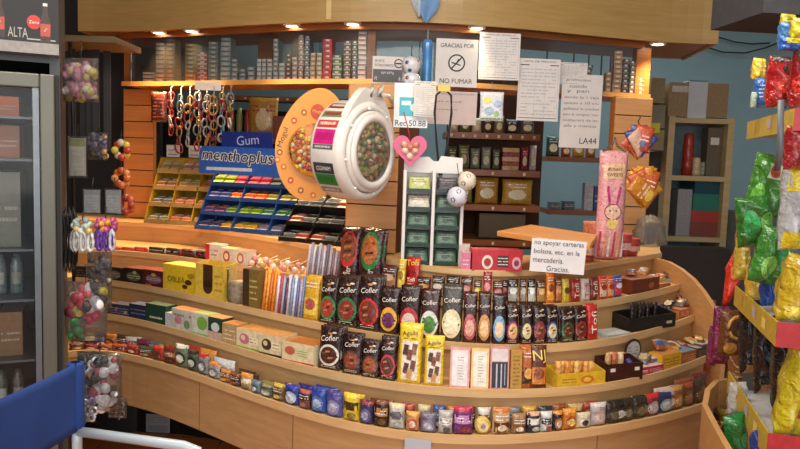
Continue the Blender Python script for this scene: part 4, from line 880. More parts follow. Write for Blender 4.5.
# ---- fourth tier
roll = lambda base, sp: (lambda w_, h_, s: roll_pack(w_, h_, base, sp, s))
def roll_pack(w_, h_, base, sp, s):
    g = G(); r = h_/2; T = Matrix.Translation((0, 0, r)) @ Matrix.Rotation(math.pi/2, 4, 'Y')
    g.lathe([(.0001, -w_/2), (r*.6, -w_/2), (r, -w_/2+.006), (r, -w_*.2), (r, w_*.2), (r, w_/2-.006), (r*.6, w_/2), (.0001, w_/2)], foil(base), T, 14)
    S = lambda x, z, off: (x, -math.sqrt(max(0, r*r-(z-r)**2))-off, z)
    scribble(g, S, -.4*w_, .4*w_, .45*h_, .8*h_, sp, 1, s, .5); g.rect(S, -.45*w_, -.38*w_, .3*h_, .8*h_, foil(sp), .001, 3); return g
def N4(x0, x1, yt, sh, b, cat='sweet', name='sweet_roll', **o): return N(x0, x1, yt, name, sh, cat, b, **o)
row4 = [
 N4(100, 121, 246, 'orange biscuit roll', roll('#a8442c', '#d88058')), N4(122, 134, 247, 'brick red biscuit roll', roll('#a83028', '#d86848')), N4(135, 149, 247, 'red biscuit roll', roll('#b02830', '#e07868')),
 N4(150, 166, 247, 'black biscuit roll', roll('#241a1c', '#c8c0b8')), N4(167, 182, 248, 'dark brown biscuit roll', roll('#2c1a18', '#d8d0c8')), N4(183, 197, 249, 'dark roll with red end', roll('#301c1c', '#c03840')), N4(198, 208, 250, 'black and red roll', roll('#281418', '#b83440')),
 N4(209, 222, 244, 'white carton with red stripe', CT('#d8d0c8', '#c8a898', (('r', -.5, -.2, 0, 1, '#c02c30'), ('s', -.1, .4, .3, .8, '#a87868', 2))), 'box', 'sweet_carton'),
 N4(223, 236, 248, 'white carton with round red emblem', CT('#d4c8c0', '#b8c088', (('d', 0, .5, .24, .36, '#b84840'), ('d', 0, .5, .14, .2, '#e8d8c8', 2))), 'box', 'sweet_carton'),
 N4(237, 250, 250, 'white carton with orange emblem', CT('#d8d0c4', '#c88868', (('d', 0, .5, .24, .34, '#c87048'), ('d', 0, .5, .14, .2, '#e8e0cc', 2))), 'box', 'sweet_carton')]
run_row(3, row4)
for i in range(15):        # pink and white lollipops lying behind the straws
    loc, yaw, w_, h_ = slot(3, 250+i*3.6, 253+i*3.6, 252, .03+.025*(i % 3)); 
    g = G().sphere((0, 0, .016), .016, foil(('#e0c0b8', '#d89088', '#e8dcd0', '#c8a060')[i % 4]), 8); g.tube([(0, .012, .018), (0, .07, .03)], .0018, plas('#e8e4dc'), 5)
    g.obj('lollipop', None, loc+Vector((0, 0, .002+(.02 if i % 3 == 1 else 0))), yaw+random.uniform(-.5, .5), label='pink or white wrapped lollipop heaped behind the straw bundles', cat='lollipop', group='lollipops heaped behind the straws')
for i in range(10):
    loc, yaw, w_, h_ = slot(3, 212+i*4, 216+i*4, 246, .10+.02*(i % 2))
    g = G().sphere((0, 0, .04), .02, foil(('#98b878', '#e0dcd0', '#c86870')[i % 3]), 8); g.tube([(0, 0, 0), (0, 0, .03)], .002, plas('#e8e4dc'), 5)
    g.obj('lollipop', None, loc, yaw, label='round green white or red lollipop behind the emblem cartons', cat='lollipop', group='lollipops behind the emblem cartons')
row4b = [
 N(306, 325, 243, 'straw_sweets', 'silver and violet striped straw bundle', 'sweet', lambda w_, h_, s: straws(w_, h_, ('#d4d0dc', '#a89cb8', '#e4e0e4', '#7c7890'), 8), lean=10),
 N(327, 337, 248, 'straw_sweets', 'grey rose straw bundle', 'sweet', lambda w_, h_, s: straws(w_, h_, ('#c8b4b8', '#8c7480'), 4), lean=10),
 choc(338, 356, 228, 'large Cofler block with red ring standing upright', lambda w_, h_, s: block(w_, h_, .03, '#c83434', '#8a4a2c', s), copies=1, step=.034),
 choc(358, 379, 229, 'large Cofler block with green and orange ring', lambda w_, h_, s: block(w_, h_, .03, '#2c7c40', '#b0602c', s), copies=1, step=.034),
 choc(381, 396, 265, 'small brown bar with pale top', BR('#4a2018', '#a8785c', '#d8b898', .02)), choc(397, 404, 259, 'small yellow bar', BR('#d8b82c', '#e8d868', '#a88020', .02)),
 choc(406, 415, 277, 'small red bar', BR('#b0241c', '#d03c2c', '#e8a878', .02, 'Tofi')), choc(416, 430, 277, 'small brown bar with orange ring', BR('#3c1c14', '#8c4c28', '#d8a064', .02)), choc(431, 444, 276, 'small brown bar with white ring', BR('#36201a', '#7c7468', '#e4dcc8', .02)), choc(445, 459, 276, 'small dark bar with cream top', BR('#2c1c18', '#8a7c60', '#e0d4a8', .02)),
 choc(460, 472, 277, 'small bar with red badge', BR('#3c1418', '#a83038', '#d89c90', .02, 'Cofler')), choc(473, 481, 280, 'small bar with egg yellow badge', BR('#4a2c18', '#e0a830', '#f0e080', .02)), choc(482, 491, 272, 'taller crimson bar', BR('#8c2430', '#b84450', '#d88c88', .02)), choc(492, 503, 281, 'small dark red bar', BR('#481818', '#8a2c34', '#c88078', .02)),
 choc(507, 518, 279, 'small black bar with silver badge', BR('#241a18', '#a4a09c', '#d8d4cc', .02)), choc(519, 526, 279, 'small brown bar with grey badge', BR('#38201a', '#988c84', '#c8b8a8', .02)), choc(527, 535, 279, 'small black bar with white badge', BR('#1e1616', '#c4c4bc', '#ececec', .02)), choc(536, 545, 280, 'small brown bar with amber badge', BR('#4a2c1c', '#a87c3c', '#d8b070', .02)),
 choc(546, 554, 273, 'bright orange small bar', BR('#d87820', '#e8a038', '#8a3c14', .02)), choc(555, 561, 277, 'brown orange small bar', BR('#7a3c1c', '#b86c34', '#d89858', .02)), choc(562, 569, 279, 'bright yellow small bar', BR('#e0cc34', '#d8b828', '#6a4c14', .02)),
 choc(571, 579, 279, 'red Tofi bar with white letters', BR('#b82820', '#a82018', '#b82820', .02, 'Tofi', vert=True)), choc(581, 589, 279, 'white Tofi bar with red letters', BR('#d8ccc4', '#e0d8d0', '#d8ccc4', .02, 'Tofi', '#c02820', True)), choc(590, 597, 277, 'maroon Tofi bar', BR('#7c241c', '#8a2c20', '#7c241c', .02, 'Tofi', vert=True)),
 choc(599, 606, 276, 'red and cream bar', BR('#c83c28', '#e0c8a8', '#a82c20', .02)), choc(607, 613, 276, 'orange red bar', BR('#c85828', '#e0a068', '#b02c24', .02)), choc(614, 621, 275, 'blue and red bar', BR('#3c4c9c', '#c83440', '#e8e0e0', .02)),
 cat_(624, 648, 277, 'reddish brown chocolate carton', CT('#6a2c18', '#8a4426', (('d', .2, .5, .1, .2, '#a85c34'),), .09), back=.06),
 cat_(650, 664, 283, 'orange and brown packet', CT('#a04c28', '#b87848', (('s', -.4, .4, .2, .8, '#e0b080', 3),)), back=.05),
 cat_(666, 684, 279, 'pale green carton', CT('#98a080', '#a8b090', (('s', -.4, .4, .2, .8, '#c8ccb0', 2),)), back=.08)]
run_row(3, row4b)
row4c = [choc(405, 419, 257, 'upright red Tofi bar above the small bars', BR('#b8201c', '#c83028', '#8c1814', .02, 'Tofi', '#f0c850'), back=.085, label='upright red Tofi bar standing out above the row of small bars'), choc(500, 508, 280, 'dark bar in the back row', BR('#341a18', '#7c3434', '#a86c64', .02), back=.085, label='dark red bar in the back row behind the small black bars')]
run_row(3, row4c)

PN = ['brick', 'straw coloured', 'indigo', 'ochre', 'espresso', 'whitish', 'mulberry', 'pewter', 'honey', 'black', 'chestnut', 'khaki']
ci = 0; r = random.Random(12)
for k, spots_, bk in ((1, ((633, 366), (640, 366), (647, 364), (654, 364), (661, 352), (668, 352), (673, 352), (679, 350), (687, 350), (696, 346), (700, 346)), .05), (2, ((664, 311), (670, 311), (677, 308), (687, 305), (692, 305)), .06), (3, ((630, 277), (640, 277), (655, 283), (660, 283), (670, 279), (679, 279)), .07)):
    for x, yt in spots_:
        loc, yaw, w_, h_ = slot(k, x-5, x+5, yt, bk); c = ci % 12; ci += 1
        g, S = pouch(.045, .06, .018, tops[(c*5+2) % 12], seed=c, nx=6, nz=8); g.disc(S, 0, .03, .016, .016, foil(tops[(c*5+6) % 12])); scribble(g, S, -.018, .018, .042, .054, '#f0e8d8', 2, c)
        o = g.obj('sweet_packet', None, loc+Vector((0, 0, h_+.009)), 0, label='%s packet lying on the cartons at the right of the %s' % (PN[(c*5+2) % 12], TN[k]), cat='packet'); o.rotation_euler = Euler((math.radians(-75+r.uniform(-8, 20)), 0, r.uniform(-.9, .9)))
# =================================================================== COUNTER TOP DISPLAYS
def top_pt(px, back=.03):
    loc, yaw, w_, h_ = slot(4, px-5, px+5, 200, back); return loc, yaw
def gum_stand(px0, px1, ytop, rows, cols, frame, tray, tray2, name, label, packs, packlab, depth=.22, back=.05, header=None, yaw_add=0, group=None, fh=.5, card_cols=None):
    loc, yaw, w_, h_ = slot(4, px0, px1, ytop, back); yaw = yaw*.5+yaw_add
    e = empty(name, loc, yaw, label=label, cat='display stand')
    hb = h_*(.86 if header is None else .68); m = plas(frame); rh = hb/rows; cw = w_/cols
    T = Matrix(((0, 0, 1, 0), (1, 0, 0, 0), (0, 1, 0, 0), (0, 0, 0, 1)))
    for i in range(cols+1):
        x = -w_/2+i*cw; G().prism([(0, 0), (depth, 0), (depth, hb), (depth-.03, hb)], x-.002, x+.002, m, T).obj('divider' if 0 < i < cols else 'side_panel', e)
    G().box(-w_/2, w_/2, depth, depth+.004, 0, hb, m).obj('back_panel', e)
    for r in range(rows):
        z = r*rh+.002; y0 = (depth-.03)*r/rows; g = G()
        for i in range(cols):
            x0, x1 = -w_/2+i*cw+.003, -w_/2+(i+1)*cw-.003
            g.prism([(y0, z), (depth, z+rh*.45), (depth, z+rh*.45+.003), (y0, z+.003)], x0, x1, plas(tray), T)
            g.box(x0, x1, y0-.003, y0, z, z+rh*.28, plas(tray2))
        g.obj('tray', e)
        for i in range(cols):
            for j, (col, col2) in enumerate(packs(r, i)):
                n = len(packs(r, i)); pw = (cw-.012)/n; x = -w_/2+i*cw+.006+pw*(j+.5); sl = math.atan2(rh*.45, depth-y0); L = min(.075, depth*.6)
                g = G(); TT = Matrix.Rotation(sl, 4, 'X'); g.box(-pw*.46, pw*.46, 0, L, 0, .012, foil(col), TT)
                S = lambda x_, y_, off: tuple(TT @ Vector((x_, y_, .012+off))); g.rect(S, -pw*.4, pw*.4, L*.12, L*.6, foil(col2), .0006, 1); g.rect(S, -pw*.3, pw*.3, L*.7, L*.85, flat('#e8e4d8'), .0006, 1)
                for u in range(2):
                    p = Matrix.Rotation(yaw, 4, 'Z') @ Vector((x, y0+.004+.03*u, z+.0065+.0125*u+math.tan(sl)*.03*u))
                    if u == 0: ob = g.obj('gum_pack', None, loc+p, yaw, label=packlab % (('bottom', 'second', 'third', 'top')[min(r, 3)] if rows == 4 else str(r)), cat='gum pack', group=group)
                    else: oc = ob.copy(); COL.objects.link(oc); oc.location = loc+p
    return e, loc, yaw, w_, h_, hb
rr = random.Random(3)
YC = [[('#a8885c', '#c8b490'), ('#a87860', '#d0b0a0'), ('#c0a898', '#b05048')], [('#a07850', '#c8a88c'), ('#a89060', '#c8b890'), ('#c07048', '#d8a878')], [('#707884', '#a8a8ac'), ('#c88060', '#e0b0a0'), ('#b88c74', '#d8b8a8')], [('#908c74', '#d8d8cc'), ('#c87c5c', '#e0b09c'), ('#b09868', '#d0c098')]]
e, loc, yaw, w_, h_, hb = gum_stand(149, 207, 147, 4, 3, '#b89422', '#a88c30', '#a48c54', 'gum_display', 'yellow gum display with twelve compartments and three header cards at left of counter', lambda r, i: [YC[3-r][i], YC[3-r][i]], 'chewing gum pack lying in the %s row of the yellow gum display', group='gum packs in the yellow display')
for i in range(3):
    g = G(); x = -w_/2+(i+.5)*w_/3; g.box(x-.042, x+.042, .20, .204, hb+.004, hb+.075, card('#cfd8e0')); S = lambda X, z, off: (X, .20-off, z)
    g.text(S, 'Topline', x, hb+.045, .06, flat('#48688c'), .001, .1); g.rect(S, x-.03, x+.03, hb+.015, hb+.022, flat('#8c8ca0'), .001, 1); g.obj('header_card', e)
PAL = {0: [('#3c3c70', '#8c8ca8'), ('#c89c3c', '#e0c050'), ('#6c6c84', '#a8a8b8')], 1: [('#2c4c98', '#c86838'), ('#6c8c2c', '#98b050'), ('#2c6a44', '#98b8a0'), ('#c85c34', '#e09070')], 2: [('#48508c', '#6c74a8'), ('#d0642c', '#e89860'), ('#8c7c40', '#c8b868'), ('#d06878', '#e8a8b0')], 3: [('#8cac34', '#c0d468'), ('#c83850', '#e07888'), ('#48584c', '#8c9890'), ('#c02c3c', '#e08090')]}
def pk(r, i): p = PAL[min(3, r)]; return [p[(i+k) % len(p)] for k in (0, 0, 1)]
e, loc, yaw, w_, h_, hb = gum_stand(209, 287, 146, 4, 3, '#244684', '#2c5090', '#2c5094', 'mint_display', 'blue menthoplus mint display with rows of coloured gum and mint packs', pk, 'coloured mint pack in the %s row of the blue mint display', group='mint packs in the blue display', back=.04, header=1)
g = G(); T = Matrix(((1, 0, 0, 0), (0, 0, 1, 0), (0, 1, 0, 0), (0, 0, 0, 1))); z0 = hb-.005; hh = h_-hb+.0
rc = .03; P = [(-w_/2+.02, z0), (w_/2+.06, z0-.01), (w_/2+.06, z0+hh*.86), (w_/2+.02, z0+hh*.95), (-w_/2+.05, z0+hh*1.0), (-w_/2+.03, z0+hh*.92), (-w_/2+.02, z0+hh*.75)]
g.prism(P, .010, .018, card('#2a5cb4'), T); S = lambda X, z, off: (X, .010-off, z)

for dx, dz in ((-.004, .003), (.004, .003), (-.004, -.003), (.004, -.003), (0, .005), (0, -.005)): g.text(S, 'menthoplus', -.115*w_+dx, z0+hh*.60+dz, w_*.64, flat('#e8ecf0'), .0006, -.03, hgt=hh*.52, shear=.15)
g.text(S, 'menthoplus', -.115*w_, z0+hh*.60, w_*.64, flat('#101010'), .0016, -.03, hgt=hh*.52, shear=.15)
g.rect(S, -w_*.40, w_*.02, z0+hh*.12, z0+hh*.24, card('#b8cce0'), .001, 1); g.disc(S, w_*.56, z0+hh*.3, .025, .03, card('#8cb8e0'), .001); g.obj('header_panel', e)
g = G(); g.box(-w_*.30, w_*.16, .05, .054, z0+hh*.9, z0+hh*1.55, card('#1c2c78')); S = lambda X, z, off: (X, .05-off, z); g.text(S, 'Gum', -.06*w_, z0+hh*1.25, w_*.2, flat('#a8b4e0'), .001, .1); g.obj('small_header', e)
for s in (-1, 1): pass
# black slanted trays right of the mint display
BK = [[('#8c9090', '#3c4040')]*3, [('#b0402c', '#d8d0c8')]*3, [('#a8a8a4', '#303438')]*3]
gum_stand(291, 350, 190, 3, 3, '#1a1a1c', '#222224', '#101012', 'gum_display', 'black slanted gum trays under the white round display', lambda r, i: [BK[(r+i) % 3][0], BK[(r+i+1) % 3][1]], 'grey gum pack in row %s of the black slanted trays', group='gum packs in the black trays', back=.06)
# white rack with green trays
loc, yaw = top_pt(431, .03); p0 = Vector((loc.x, loc.y, 0)); D = loc.y; h_ = z_at(loc.x, loc.y, 153)-1.10; w_ = 58*D/F
e = empty('sachet_rack', loc, 0.02, label='white two column rack of green juice sachet trays left of the hanging footballs', cat='display rack')
W = plas('#d8d4d0'); dp = .10
for x in (-w_/2, 0, w_/2): G().box(x-.006, x+.006, 0, dp, 0, h_*.86, W).obj('divider' if x == 0 else 'side_panel', e)
G().box(-w_/2, w_/2, dp, dp+.004, 0, h_*.9, W).obj('back_panel', e)
g = G(); g.prism([(-w_/2-.004, h_*.84), (w_/2+.004, h_*.84), (w_/2+.004, h_*.985), (.03, h_), (.02, h_*.95), (-.0, h_*.95), (-.02, h_*.99), (-w_/2-.004, h_*.97)], dp-.02, dp-.012, W, T); g.obj('header_panel', e)
for c in range(2):
    for r in range(5):
        z = r*h_*.165+.004; xc = (-w_/4 if c == 0 else w_/4); cw = w_/2-.016; g = G(); GR = plas('#10301f')
        g.box(xc-cw/2, xc+cw/2, .0, dp-.002, z, z+.003, GR); g.box(xc-cw/2, xc+cw/2, -.004, 0, z, z+h_*.028, GR); g.obj('tray', e)
        for k in range(3):
            cols = ('#b8bc70', '#5a7040', '#c8c8a0') if (c, r) == (0, 4) else (('#c8c4b4', '#b04434', '#d8d0c4') if (c, r) == (0, 3) else (('#3c3438', '#8c8488', '#20242c') if (c, r) == (1, 4) else ('#4c6c54', '#8ca090', '#20382c')))
            g, S = pouch(cw*.9, h_*.125, .012, cols[k], seed=r*7+k+c); scribble(g, S, -cw*.3, cw*.3, h_*.07, h_*.11, cols[(k+1) % 3], 2, r)
            g.disc(S, 0, h_*.07, cw*.2, h_*.03, foil(cols[(k+2) % 3])); o = g.obj('juice_sachet', None, loc+Vector((xc, .018+.026*k, z+.004)), 0, label='juice sachet in the %s column, %s tray of the white rack' % (('left', 'right')[c], ('bottom', 'second', 'third', 'fourth', 'top')[r]), cat='sachet', group='juice sachets in the white rack')
            o.rotation_euler = (math.radians(-12), 0, 0)
# things on the counter right of the rack
def top_item(px0, px1, yt, back, g_, name, label, cat, yaw=0):
    loc, y_, w_, h_ = slot(4, px0, px1, yt, back); return g_(w_, h_).obj(name, None, loc, y_*.4+yaw, label=label, cat=cat)
top_item(461, 470, 252, .03, lambda w_, h_: carton(w_, h_, .05, '#d87898', '#c8a0a0', 1, (('s', -.3, .3, .2, .7, '#f0d0d8', 2),)), 'sweet_carton', 'small pink carton between the white rack and the red box', 'box')
top_item(459, 469, 244, .10, lambda w_, h_: carton(w_, h_, .04, '#c8b8ac', None, 1, (('s', -.3, .3, .4, .8, '#a89890', 2),)), 'sweet_carton', 'pale carton behind the small pink carton', 'box')
top_item(471, 519, 249, .045, lambda w_, h_: carton(w_, h_, .08, '#c02c3c', '#c84850', 1, (('d', -.2, .42, .11, .34, '#ecd8c8'), ('d', -.2, .42, .07, .2, '#a83838', 2), ('r', 0, .22, .2, .75, '#4c2c30'), ('s', .01, .21, .25, .7, '#e8e0d8', 3), ('d', .38, .4, .09, .3, '#e0a8b0'), ('d', .38, .4, .05, .15, '#8c3858', 2))), 'biscuit_carton', 'long red biscuit carton with round emblems on the counter top', 'box')
# orange ledge with the notice
z = 1.235; pa, pb, pc, pd = Pz(497, 231, z), Pz(590, 245, z), Pz(632, 226, z), Pz(534, 225, z)
pc = Vector((pb.x+.13, pb.y+.38, z)); pd = Vector((pa.x+.2, pa.y+.36, z))
P = [(p.x, p.y) for p in (pa, pb, pc, pd)]
G().prism(P, z-.02, z, wood('#d8904c', '#e6a25c', 'ledge_wood')).obj('small_ledge', bevel=.002, label='small orange wooden ledge above the counter carrying the handwritten notice', cat='ledge')
def d_no(g, S, w, h):
    for i, t in enumerate(('no apoyar carteras', 'bolsos, etc. en la', 'mercaderia.', 'Gracias.')):
        wd = (.9, .84, .56, .42)[i]; g.text(S, t, (-.0, -.03, -.17, .02)[i]*w, (.36, .12, -.13, -.38)[i]*h, wd*w, flat('#3c3c44'), .001, hgt=.16*h)
o = sheet(531, 585, 240, 273, 'handwritten_notice', 'white notice asking not to rest bags, hanging from the small orange ledge', draw=d_no, col='#dcdcde', base_y=pb.y-.02); o.rotation_euler = (0, math.radians(2), math.radians(-4))
# column of cups / lollipops at right end of counter
def cup(w_, h_, c1, c2):
    g = G(); r = w_/2; g.lathe([(.0001, 0), (r*.75, 0), (r*.85, h_*.2), (r, h_*.95), (r*1.02, h_), (r*.95, h_), (.0001, h_*.9)], mat(c1, .3, 0, .3, 80, .2), None, 16); 
    S = lambda x, z, off: (r*.95*math.sin(x/r), -r*.95*math.cos(x/r)-off, z); g.rect(S, -r*.8, r*.8, h_*.3, h_*.6, foil(c2), .004, 4); return g
for i, (x0, x1, yt, bk, c1, c2, nm) in enumerate(((577, 590, 236, .08, '#c86048', '#e8c0a8', 'coral'), (588, 601, 222, .12, '#d88868', '#b03830', 'peach'), (600, 614, 231, .06, '#c83c48', '#e8b8b0', 'raspberry'), (613, 625, 233, .09, '#d0585c', '#f0d0c8', 'pink'), (624, 634, 238, .06, '#b84840', '#e0a090', 'brick'))):
    top_item(x0, x1, yt, bk, lambda w_, h_: cup(w_, h_, c1, c2), 'sweet_cup', '%s coloured sweet cup at the right end of the counter top under the rabbit bag' % nm, 'cup')
# rabbit bag
p = Py(611, 205, 2.78); hz = 108*2.78/F; wz = 29*2.78/F
g, S = pouch(wz, hz, .05, '#d8989c', nz=20, seed=5); S2 = S
g.rect(S, -.38*wz, .36*wz, .74*hz, .88*hz, foil('#d8b48c'), .002, 5); g.text(S, 'BUNNY', 0, .83*hz, .5*wz, flat('#6a3c44'), .004); g.text(S, 'SWEETS', 0, .78*hz, .55*wz, flat('#6a3c44'), .004)
for s in (-1, 1): g.poly(S, [(s*.08*wz, .50*hz), (s*.16*wz, .50*hz), (s*.26*wz, .66*hz), (s*.18*wz, .68*hz)], foil('#b82c78'), .003)
g.disc(S, .0, .44*hz, .30*wz, .075*hz, foil('#6a4044'), .002); g.disc(S, .0, .44*hz, .27*wz, .066*hz, foil('#e0b8a0'), .003)
for s in (-1, 1): g.disc(S, s*.11*wz, .45*hz, .03*wz, .008*hz, flat('#2c1c1c'), .004, 8)
g.disc(S, 0, .33*hz, .2*wz, .05*hz, foil('#e0c070'), .002)
for i in range(6): x = (-.4+.16*i)*wz; g.poly(S, [(x-.03*wz, .02*hz), (x+.05*wz, .02*hz), (x+.04*wz, .26*hz), (x-.01*wz, .26*hz)], foil(('#c03c3c', '#e8a070', '#e0d0c8')[i % 3]), .009)
e = empty('rabbit_sweet_bag', (p.x, p.y, p.z-hz/2), .05, label='tall pink sweet bag printed with a rabbit hanging at the right column', cat='sweet bag')
g.obj('bag', e); G().tube([(-wz*.4, 0, hz-.004), (-wz*.1, .004, hz+.02), (0, 0, hz+.05), (wz*.1, .004, hz+.02), (wz*.4, 0, hz-.004)], .006, FILM).obj('gathered_top', e)
# hanging chip packets
def cluster(px, py, Y, cols, label, name='hanging_sweet_cluster', n=6, sz=.07, seed=0, hook=True):
    r = random.Random(seed); p = Py(px, py, Y); e = empty(name, p, 0, label=label, cat='sweet cluster')
    for i in range(n):
        a_ = -1.0+2.0*i/(n-1); g, S = pouch(sz*.95, sz*1.35, .022, cols[i % len(cols)], seed=i+seed); scribble(g, S, -sz*.35, sz*.35, sz*.5, sz*.9, '#f0e8d8', 2, i); g.disc(S, 0, sz*.35, sz*.28, sz*.2, foil(cols[(i+1) % len(cols)]))
        o = g.obj('packet', e, (sz*.5*math.sin(a_)*1.1, -.018*i, -sz*1.35+.0), 0); o.rotation_euler = (r.uniform(-.2, .1), -a_*.9, r.uniform(-.4, .4))
        o.location = (sz*.35*a_, .014*(i % 3)-.02*(i % 2), -sz*.9-.2*sz*abs(a_))
    if hook: G().tube([(0, 0, -.02), (.005, 0, .02), (-.008, .01, .05), (.008, .03, .07)], .0025, mat('#1c1c1e', .4)).obj('hook', e)
    return e
cluster(640, 133, 3.05, ('#d87838', '#38488c', '#e0b8a0', '#c85030', '#5c6088'), 'orange and blue sweet packets hanging in a fan beside the right column', seed=2, sz=.08, n=9)
cluster(645, 176, 3.0, ('#e0a428', '#d08420', '#e8c050', '#c85c28'), 'golden orange snack packets hanging below the blue and orange fan', seed=5, n=10, sz=.095, hook=False)
# cellophane bag at right behind counter
g = G(); g.sphere((0, 0, 0), .11, film('crumpled_film', .15, '#d0d4d8', .10, 1.0, 25), 14, (.8, .6, 1.0)); p = Py(649, 236, 3.75)
rb = random.Random(4); g.v = [tuple(Vector(v)*rb.uniform(.82, 1.12)) for v in g.v]
g.obj('plastic_bag', None, p, label='crumpled clear plastic bag behind the right end of the counter', cat='plastic bag')
# ------------------------------------------------------------ round lollipop displays
def axisT(c, ax): # local z -> ax
    z = Vector(ax).normalized(); x = Vector((0, 0, 1)).cross(z).normalized(); y = z.cross(x)
    return Matrix(((x.x, y.x, z.x, c[0]), (x.y, y.y, z.y, c[1]), (x.z, y.z, z.z, c[2]), (0, 0, 0, 1)))
Yc = 2.75; c = Py(371, 152, Yc); R_ = 50*Yc/F
wh = empty('round_lollipop_display', c, label='big white round lollipop display with clear front window', cat='display'); WP = plas('#dedad4')
ang = math.radians(58); ax = Vector((math.sin(ang), -math.cos(ang), -.04)); Tm = axisT((0, 0, 0), ax); wd = .15
g = G(); g.lathe([(R_*.58, .004), (R_*.70, .010), (R_*.78, .010), (R_*.81, .004), (R_*.81, -.01)], WP, Tm, 40)
g.obj('front_ring', wh)
g = G(); g.lathe([(R_*.82, -.012), (R_*.84, .0), (R_*.90, .0), (R_*.985, -.012), (R_, -.03), (R_, -wd+.01), (R_*.97, -wd), (.0001, -wd)], WP, Tm, 48); g.obj('drum', wh)
G().lathe([(R_*.58, .0), (R_*.60, .02), (R_*.72, .024), (R_*.75, .012)], WP, Tm, 40).obj('window_rim', wh)
G().lathe([(R_*.60, .014), (R_*.4, .024), (.0001, .028)], ACRYL, Tm, 32).obj('clear_window', wh)
g = G(); r = random.Random(5)
for i in range(130):
    a_ = r.uniform(0, 6.28); q = R_*.56*math.sqrt(r.random()); p = Tm @ Vector((q*math.cos(a_), q*math.sin(a_), r.uniform(-.012, .006)))
    g.sphere(p, .012, foil(('#8ca048', '#c8a868', '#9c6c48', '#d8c8a0', '#6c8c58', '#b07060')[i % 6]), 6)
tag(g.obj('lollipops_inside', wh), kind='stuff')
g = G()      # screws round the ring
for i in range(8):
    a_ = i*.785+.2; G().sphere(Tm @ Vector((R_*.86*math.cos(a_), R_*.86*math.sin(a_), .003)), .005, plas('#f4f2ee'), 6).obj('screw', wh)
# labels on the drum side
def side(a0, a1, w0, w1, off=.0012, n=6):
    return lambda x, z, o2: tuple(Tm @ Vector(((R_+off+o2)*math.cos(a0+(a1-a0)*(z+.5)), (R_+off+o2)*math.sin(a0+(a1-a0)*(z+.5)), w0+(w1-w0)*(x+.5))))
def Aang(up):  # angle on drum for a given height fraction, camera side (left)
    best = min((abs((Tm @ Vector((math.cos(t), math.sin(t), 0))).z-up)+(.0 if (Tm @ Vector((math.cos(t), math.sin(t), 0))).x < 0.02 else 5), t) for t in [k*.01 for k in range(628)])
    return best[1]
def sec(u0, u1): 
    a0, a1 = Aang(u0), Aang(u1)
    if abs(a1-a0) > math.pi: a0 += 2*math.pi if a0 < a1 else 0; a1 += 2*math.pi if a1 < a0-3.2 else 0
    return a0, a1
for u0, u1, col, col2, txt in ((.80, .90, '#7c2c24', '#c8b8a0', None), (.62, .74, '#6c8058', '#8c3428', None), (.42, .56, '#b83830', '#d89080', 'Lolly'), (.10, .38, '#c81878', '#b01468', None), (.0, .09, '#5c5c5c', '#8c8c8c', 'LIMON'), (-.46, -.26, '#3c3c3c', '#3c3c3c', 'MANGO'), (-.68, -.47, '#28803c', '#207034', None), (-.82, -.72, '#8c8c88', '#a8a8a4', 'UVA')):
    a0, a1 = sec(u0, u1); S = side(a0, a1, -wd+.018, -.038); g = G(); g.rect(S, -.5, .5, -.5, .5, card(col), 0, 6); g.rect(S, -.4, .4, -.2, .25, card(col2), .0006, 4)
    if txt: g.text(S, txt, 0, 0, -.7, flat('#f0eee8'), .0014, hgt=.4)
    g.obj('flavour_label', wh)
a0, a1 = Aang(-.2), 0
g = G(); Tq = Tm @ Matrix.Translation((0, 0, 0)); 
up_ = Tm.inverted().to_3x3() @ Vector((0, 0, 1)); ua = math.atan2(up_.y, up_.x)
rot2 = lambda s_, u_: (u_*math.cos(ua)-s_*math.sin(ua), u_*math.sin(ua)+s_*math.cos(ua))
g.prism([rot2(a_*R_, b_*R_) for a_, b_ in ((-.86, .5), (.86, .5), (.62, .88), (.34, 1.16), (.2, 1.24), (-.2, 1.24), (-.34, 1.16), (-.62, .88))], -.045, -.012, WP, Tm)
for k in range(2): g.tube([Vector((-.01+.035*k, .0, R_*1.1)), Vector((-.005+.035*k, -.01, R_*1.22)), Vector((.0+.035*k, .02, R_*1.3))], [.010, .010, .007], plas('#b8b4ae'), 8)
g.tube([Vector((.03, .03, R_*1.15)), Vector((.06, .08, R_*1.15)), Vector((.07, .28, R_*1.12))], .008, WP, 8); g.obj('hanger', wh)
G().tube([Tm @ Vector((0, 0, -wd)), Tm @ Vector((0, 0, -wd-.03))], .05, WP, 16).obj('back_hub', wh)
# yellow display
Yy = 3.0; c = Py(312, 147, Yy); 
ye = empty('oval_sweet_display', c, label='yellow oval plate sweet display with clear dome left of the white one', cat='display'); ang = math.radians(-28)
Ty = Matrix.Rotation(math.radians(8), 4, 'Z') @ Matrix.Rotation(math.radians(4), 4, 'Y') @ Matrix(((1, 0, 0, 0), (0, 0, 1, 0), (0, 1, 0, 0), (0, 0, 0, 1)))
a_, b_ = 36*Yy/F, 53*Yy/F; P = []
for i in range(48):
    t = 2*math.pi*i/48; x, z = a_*math.sin(t), b_*math.cos(t); P.append((x*(1-.10*max(0, z/b_)**1.5)+.02*max(0, z/b_), z*1.02+.02*max(0, z)/b_))
g = G(); YM = mat('#e8950e', .4, 0, .05, 10, 0, .2); g.prism(P, -.006, .006, YM, Ty)
Sy = lambda x, z, off: tuple(Ty @ Vector((x, z, -.006-off)))
g.disc(Sy, .01, b_*.66, .030, .033, card('#c84820'), .001); g.text(Sy, 'Mogul', .01, b_*.66, .042, flat('#f0c060'), .002)
g.text(Sy, 'Mogul', -a_*.80, b_*.12, .085, flat('#5a3010'), .001, math.radians(75), .028)
